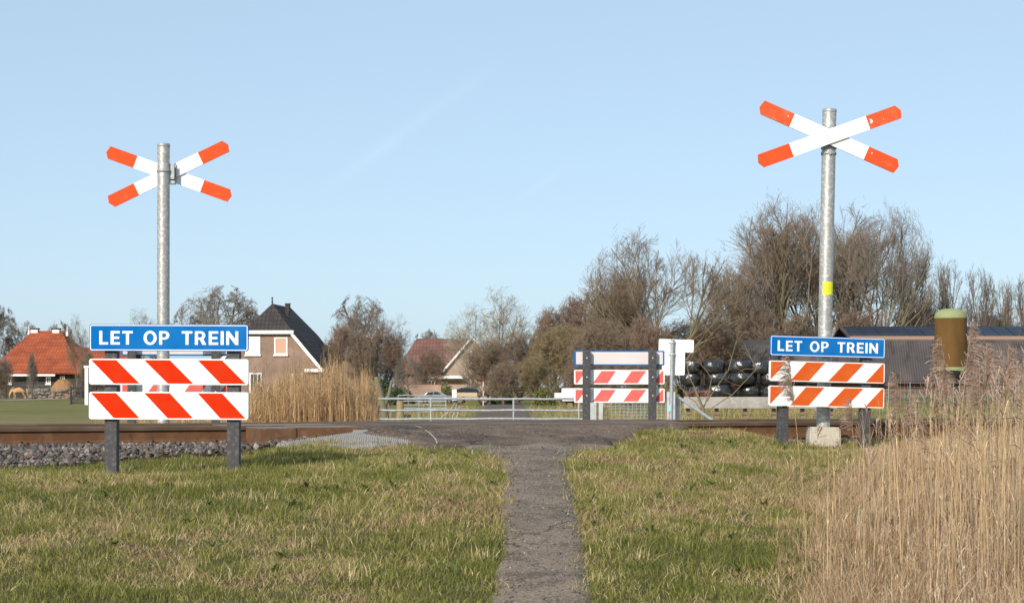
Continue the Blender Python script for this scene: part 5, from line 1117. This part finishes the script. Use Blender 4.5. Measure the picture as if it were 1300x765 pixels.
# second dark stack base wall
# pale concrete barrier wall before the bales
Yw = 62; x0, x1 = (868-HX)/F*Yw, (1062-HX)/F*Yw; g = gz(960, Yw); zt = CZ-(503.5-HY)/F*Yw; zb = CZ-(518-HY)/F*Yw
root = empty('guard_beam', (x0, Yw, g), 'long pale weathered barrier beam on short posts below the black bales', 'barrier')
MT['beam'] = mat('weathered_pale_beam', (.36, .335, .31), .9, noise=[(1.2, 5, (.24, .22, .20), .45, .7), (9, 4, (.42, .40, .37), .5, .75)], bump=(12, .5, .02))
m = MB(); m.bbox(0, x1-x0, -.10, .10, zb-g, zt-g, .012); m.build('beam', MT['beam'], root)
for k in range(6): x = .15+(x1-x0-.3)*k/5; m = MB(); m.box(x-.06, x+.06, .101, .22, -.2, zt-g-.02); m.build('post', MT['woodpost'], root)
m = MB(); m.tube([(0, -.02, zb-g-.14), (x1-x0, -.02, zb-g-.14)], .012, 5); m.tube([(0, -.02, zb-g-.30), (x1-x0, -.02, zb-g-.30)], .012, 5); m.build('wires', MT['yellowwood'], root)

# ------------------------------------------------------------------ tube gate, posts, struts
def gate(name, label, Y, px0, px1, pys, posts, r=.024, mt='galvdull', kind='gate'):
    x0 = (px0-HX)/F*Y; g = gz((px0+px1)/2, Y); zz = lambda py: CZ-(py-HY)/F*Y-g; root = empty(name, (x0, Y, g), label, kind); xx = lambda px: (px-HX)/F*Y-x0
    for py in pys:
        m = MB(); n_ = 12; rg = random.Random(int(py)); m.tube([(xx(px0+(px1-px0)*k/n_), 0, zz(py+(rg.uniform(-.5, .5)))) for k in range(n_+1)], r, 8); m.build('rail', MT[mt], root)
    for px in posts: m = MB(); m.tube([(xx(px), 0, -.1), (xx(px), 0, zz(pys[0]))], r*.9, 8); m.build('upright', MT[mt], root)
    return root
gate('field_gate', 'long low galvanised tube gate with three rails beyond the crossing', 40, 452, 741, (506, 520.5, 531.5), (547, 652, 463, 735))
gate('tube_gate', 'smaller old tube gate behind the long gate, beside the wooden post', 62, 505, 567, (501.5, 509, 513.5, 518, 522), (505.5, 532, 566), .016)
gate('mesh_gate', 'low galvanised wire mesh gate behind the black-posted sign', 38.2, 766, 845, (511.5, 515, 518.5, 522.5, 526.5, 531, 536), [766, 845]+[771+i*5.3 for i in range(14)], .006)
def concpost(px0, px1, top, Y, label, mt='galvdull', leanx=0):
    g = gz(px0, Y); xa, xb = (px0-HX)/F*Y, (px1-HX)/F*Y; m = MB(); m.bbox(xa, xb, Y-.06, Y+.06, g-.3, CZ-(top-HY)/F*Y, .01); return tag(m.build('fence_post', MT[mt]), label, 'post')
MT['greypost'] = mat('pale_grey_post', (.48, .49, .50), .7, noise=[(6, 5, (.33, .34, .34), .45, .7)], bump=(20, .4, .005))
concpost(748.5, 757, 511, 38, 'pale grey post just right of the left black post beyond the track', 'greypost'); concpost(760, 765.5, 511, 38, 'narrow pale post hinging the mesh gate on its left', 'greypost')
concpost(846.5, 857, 497, 37, 'wide pale grey post right beside the thin sign pole', 'greypost'); concpost(857.5, 863.5, 503, 37.2, 'lower pale grey post where the slanting strut starts', 'greypost')
m = MB(); m.tube([P(863, 505, 37), P(912, 538, 36)], .03, 8); tag(m.build('diagonal_strut', MT['galvdull']), 'slanting galvanised strut running down to the right from the grey posts', 'strut')
# white sign plates seen from behind
def plates():
    Y = 30; b = P(850, 540, Y); g = gz(850, Y); root = empty('road_sign', (b.x, Y, g), 'thin pole with two white sign plates seen from the back', 'road sign'); zz = lambda py: CZ-(py-HY)/F*Y-g; xx = lambda px: (px-HX)/F*Y-b.x
    m = MB(); m.tube([(xx(850.5), 0, -.3), (xx(853.8), 0, zz(431))], .030, 12); m.build('pole', MT['galvdull'], root)
    m = MB(); m.prism([(x+xx(854.3), z+zz(438.4)) for x, z in rrect(M(44.5, Y), M(16.2, Y), .02)], .034, .040, mtx=Matrix.Rotation(R(1.8), 4, 'Y')); m.build('upper_plate', MT['white'], root)
    m = MB(); m.prism([(x+xx(853.5), z+zz(461.3)) for x, z in rrect(M(29, Y), M(29, Y), .02)], .034, .040, mtx=Matrix.Rotation(R(.8), 4, 'Y')); m.build('lower_plate', MT['white'], root)
    for py in (434.5, 449.5): m = MB(); m.lathe([(.031, zz(py)-.012), (.038, zz(py)-.010), (.038, zz(py)+.010), (.031, zz(py)+.012)], 16, (xx(853.4), 0, 0)); m.box(xx(853.4)-.06, xx(853.4)+.06, .02, .033, zz(py)-.012, zz(py)+.012); m.build('clamp', MT['bolt'], root)
    m = MB(); m.box(xx(849)-.025, xx(849)+.035, -.034, -.0315, zz(522), zz(514)); m.build('sticker', mat('pale_blue_sticker', (.35, .6, .62), .6), root)
plates()
# wooden posts, trunk, box beside the gate
Yq = 56
m = MB(); m.tube([P(508, 540, Yq), P(508, 509, Yq)], [M(5, Yq), M(4.6, Yq)], 10); tag(m.build('wooden_post', MT['yellowwood']), 'short thick yellowish wooden post behind the long gate', 'post')
m = MB(); g = gz(516, 52); m.bbox(P(512.5, 0, 52).x, P(521.5, 0, 52).x, 52, 52.2, CZ-(532.5-HY)/F*52, CZ-(526-HY)/F*52, .01); m.box(P(516, 0, 52).x, P(518, 0, 52).x, 52.05, 52.1, g-.1, CZ-(532-HY)/F*52)
tag(m.build('feeding_box', MT['darkwall']), 'small black box on a stub beside the yellowish wooden post', 'box')
m = MB(); m.tube([P(489, 548, 50), P(486, 520, 50), P(481, 496, 50), P(478, 478, 50)], [.17, .13, .11, .06], 10); m.tube([P(486, 520, 50), P(494, 500, 50), P(497, 484, 50)], [.07, .05, .03], 8); m.tube([P(481, 496, 50), P(472, 482, 50)], [.05, .025], 8)
tag(m.build('tree_stump', MT['bark_moss']), 'pale cut-back willow stump at the right end of the reed bed', 'stump')
m = MB()
for (a, b_) in (((566, 527), (578, 511)), ((571, 524), (588, 516)), ((574, 531), (580, 512)), ((568, 520), (584, 522)), ((580, 530), (583, 514)), ((560, 530), (575, 519))): m.tube([P(*a, 60), P((a[0]+b_[0])/2+1, (a[1]+b_[1])/2-.8, 60), P(*b_, 60.2)], [.035, .03, .018], 6)
tag(m.build('branch_pile', MT['twig_pale']), 'small pile of pale cut branches behind the left gate upright', 'branches')
m = MB(); m.tube([P(500, 545, 54), P(496, 522, 54), P(491, 508, 54)], [.04, .035, .03], 6); tag(m.build('leaning_post', MT['woodpost']), 'thin dark post leaning left beside the yellowish wooden post', 'post')

# ------------------------------------------------------------------ wagon, car, trailer
def wheel(root, x, y, z, r, w_=.2):
    m = MB(); prof_ = [(r*.6, -w_/2), (r*.92, -w_/2), (r, -w_*.3), (r, w_*.3), (r*.92, w_/2), (r*.6, w_/2)]; n_ = 24
    vs = [(x+q*cos(2*pi*k/n_), y+d, z+q*sin(2*pi*k/n_)) for q, d in prof_ for k in range(n_)]; m.add(vs, [(i*n_+k, i*n_+(k+1) % n_, (i+1)*n_+(k+1) % n_, (i+1)*n_+k) for i in range(5) for k in range(n_)], smooth=True)
    wo = m.build('wheel', MT['rubber'], root); m = MB(); vs = [(x+q*cos(2*pi*k/n_), y+d, z+q*sin(2*pi*k/n_)) for q, d in ((r*.6, -w_*.42), (r*.5, -w_*.2), (r*.15, -w_*.25), (.01, -w_*.3)) for k in range(n_)]
    m.add(vs, [(i*n_+k, i*n_+(k+1) % n_, (i+1)*n_+(k+1) % n_, (i+1)*n_+k) for i in range(3) for k in range(n_)], smooth=True); m.build('rim', MT['woodpost'], wo)
MT['beigepaint'] = mat('beige_boards', (.50, .38, .25), .75, noise=[(2, 4, (.38, .27, .17), .5, .7)])
MT['tarp'] = mat('black_tarpaulin', (.012, .012, .014), .4, bump=(3, 1, .1))
MT['carpaint'] = mat('silver_blue_car_paint', (.20, .23, .26), .35, .3)
MT['whitepaint'] = mat('white_vehicle_paint', (.80, .80, .79), .4)
def wagon():
    Y = 118; x0 = (575-HX)/F*Y; g = gz(600, Y); zz = lambda py: CZ-(py-HY)/F*Y-g; xx = lambda px: (px-HX)/F*Y-x0
    root = empty('flatbed_wagon', (x0, Y, g), 'beige flatbed wagon loaded under a black tarpaulin beside the far road', 'wagon')
    m = MB(); m.bbox(0, xx(623), 0, 2.0, zz(508), zz(503.5), .02); m.bbox(0, xx(606), -.04, 2.04, zz(503.4), zz(498), .02); m.build('bed', MT['beigepaint'], root)
    m = MB(); m.box(-.05, .22, -.06, 2.06, zz(508), zz(494)); m.build('headboard', MT['whitepaint'], root)
    rg = np.random.RandomState(3); nx_, ny_ = 26, 8; V = []
    for j in range(ny_):
        for i in range(nx_):
            fx, fy = i/(nx_-1), j/(ny_-1); V.append((xx(577)+fx*(xx(608)-xx(577)), .1+fy*1.8, zz(498)+(.26*sin(pi*fy)**.4*sin(pi*min(max(fx, .0), 1))**.35+.07*rg.rand()) if 0 < fy < 1 and 0 < fx < 1 else zz(498)-.02))
    Q = [(j*nx_+i, j*nx_+i+1, (j+1)*nx_+i+1, (j+1)*nx_+i) for j in range(ny_-1) for i in range(nx_-1)]; link('tarpaulin', npmesh('tarpaulin', V, Q, MT['tarp'], smooth=True), root)
    for x in (xx(583), xx(614)): wheel(root, x, .1, .36, .36)
    for x in (xx(583), xx(614)): wheel(root, x, 1.9, .36, .36)
wagon()
def car():
    Y = 128; g = gz(560, Y); x0 = (530-HX)/F*Y; root = empty('parked_car', (x0, Y, g), 'silver-blue car parked facing right behind the second tube gate', 'car')
    zt = CZ-(496.5-HY)/F*Y-g; Lc = M(50, Y); k = zt/1.45; s_ = Lc/4.2
    body = [(0, .30), (.05, .75), (.2, .90), (.75, .95), (1.35, 1.0), (2.95, .98), (3.9, .86), (4.18, .70), (4.2, .35), (3.9, .22), (.3, .22)]
    cab = [(.55, .95), (1.0, 1.38), (1.4, 1.45), (2.2, 1.44), (2.9, .99)]
    m = MB(); m.prism([(x*s_, z*k) for x, z in body], 0, 1.65); m.prism([(x*s_, z*k-.002) for x, z in cab], .12, 1.53); bd = m.build('body', MT['carpaint'], root)
    bv = bd.modifiers.new('bevel', 'BEVEL'); bv.width = .05; bv.segments = 3; bv.limit_method = 'ANGLE'
    m = MB(); m.prism([(x*s_, z*k) for x, z in [(.80, 1.0), (1.12, 1.33), (1.62, 1.38), (1.66, 1.0)]], .105, .115); m.build('side_window', MT['glass'], root)
    m = MB(); m.prism([(x*s_, z*k) for x, z in [(1.74, 1.0), (1.72, 1.38), (2.16, 1.37), (2.62, 1.0)]], .105, .115); m.build('side_window', MT['glass'], root)
    m = MB(); quadslab(m, [(2.25*s_, .22, 1.42*k+.01), (2.25*s_, 1.43, 1.42*k+.01), (2.88*s_, 1.45, 1.02*k), (2.88*s_, .20, 1.02*k)], .01); m.build('windscreen', MT['whiteblind'], root)
    for x in (.8, 3.35):
        for y in (.05, 1.6): wheel(root, x*s_, y, .31*k, .31*k)
    m = MB(); m.bbox(4.06*s_, 4.19*s_, -.01, .3, .60*k, .72*k, .01); m.build('headlight', MT['whiteblind'], root)
car()
def trailer():
    Y = 88; x0 = (705-HX)/F*Y; g = gz(720, Y); zz = lambda py: CZ-(py-HY)/F*Y-g; xx = lambda px: (px-HX)/F*Y-x0
    root = empty('white_trailer', (x0, Y, g), 'white box trailer half hidden behind the left end of the black-posted sign', 'trailer')
    m = MB(); m.bbox(xx(714), xx(776), 0, 1.9, zz(509), zz(492.5), .04); m.build('box_body', MT['whitepaint'], root)
    m = MB(); m.bbox(xx(704.5), xx(714)-.004, .2, 1.6, zz(506), zz(498.5), .03); m.build('nose_box', MT['whitepaint'], root)
    m = MB(); m.bbox(xx(717), xx(776), .15, 1.7, zz(518.5), zz(509.3), .02); m.build('underframe', MT['woodpost'], root)
    m = MB(); m.bbox(xx(729), xx(742), .10, .14, zz(518), zz(510.5), .005); m.build('side_locker', MT['rust'], root)
    for px in (724, 766): wheel(root, xx(px), .25, .24, .24)
    m = MB(); m.bbox(xx(735), xx(738), -.012, -.002, zz(506), zz(494), .002); m.build('tail_lamp', MT['redstripe'], root)
trailer()
# white and red marker beside the wagon
Yr = 112; g = gz(613, Yr); m = MB(); c = P(613.5, 0, Yr); zz = lambda py: CZ-(py-HY)/F*Yr; rt = empty('marker_pole', (c.x, Yr, g), 'thin red and white marker pole right behind the wagon end', 'marker pole')
for k in range(6): m.tube([(0, 0, (zz(478)-g)*k/6), (0, 0, (zz(478)-g)*(k+1)/6)], .022, 8, k % 2)
m.build('pole', [MT['whitepaint'], MT['redstripe']], rt)

# ------------------------------------------------------------------ grazing pony
def pony():
    Y = 168; pc = P(24, 505, Y); g = gz(24, Y); root = empty('grazing_pony', (pc.x, Y, g), 'light brown pony grazing in the paddock at the far left, head down to the left', 'pony', rz=R(192))
    s_ = 1.05/1.15
    MT['pony'] = mat('light_chestnut_coat', (.52, .28, .12), .8, noise=[(2, 3, (.42, .20, .08), .5, .7)]); MT['mane'] = mat('flaxen_mane', (.50, .34, .18), .9)
    # head toward local +x... skeleton in metres for a 1.15 m pony
    J = [((-.42, 0, .90), .25), ((-.15, 0, .85), .30), ((.15, 0, .84), .30), ((.36, 0, .92), .22), ((.60, 0, .80), .11), ((.76, 0, .56), .075), ((.84, 0, .38), .085), ((.86, 0, .20), .05), ((.86, 0, .09), .04)]
    E = [(i, i+1) for i in range(8)]
    def leg(root_i, pts):
        a = root_i
        for p, r in pts: J.append((p, r)); E.append((a, len(J)-1)); a = len(J)-1
    for sy in (-1, 1):
        dx = .05*sy
        leg(3, [((.36+dx, sy*.13, .70), .085), ((.37+dx, sy*.13, .40), .042), ((.38+dx, sy*.13, .12), .036), ((.40+dx, sy*.13, .03), .048)])
        leg(0, [((-.48, sy*.14, .72), .12), ((-.40+dx, sy*.14, .58), .07), ((-.54+dx, sy*.14, .38), .042), ((-.55+dx, sy*.14, .12), .036), ((-.52+dx, sy*.14, .03), .048)])
    me = bpy.data.meshes.new('body'); me.from_pydata([tuple(c*s_ for c in p) for p, r in J], E, []); me.materials.append(MT['pony']); o = bpy.data.objects.new('body', me); COL.objects.link(o); o.parent = root
    sk = o.modifiers.new('skin', 'SKIN'); o.modifiers.new('sub', 'SUBSURF').levels = 2; o.modifiers['sub'].render_levels = 2; sk.use_smooth_shade = True
    for i, (p, r) in enumerate(J): me.skin_vertices[0].data[i].radius = (r*s_, r*s_)
    me.skin_vertices[0].data[0].use_root = True
    m = MB(); m.tube([Vector(p)*s_ for p in ((-.66, 0, 1.0), (-.76, 0, .8), (-.76, 0, .4))], [.04, .06, .02], 8); m.build('tail', MT['mane'], root)
    m = MB(); m.tube([Vector(p)*s_ for p in ((.44, 0, 1.12), (.68, 0, .90), (.82, 0, .62), (.88, 0, .44))], [.03, .05, .05, .02], 8); m.build('mane', MT['mane'], root)
    for sy in (-1, 1): m = MB(); m.tube([Vector(p)*s_ for p in ((.84, sy*.05, .45), (.92, sy*.07, .50))], [.03, .006], 6); m.build('ear', MT['pony'], root)
pony()
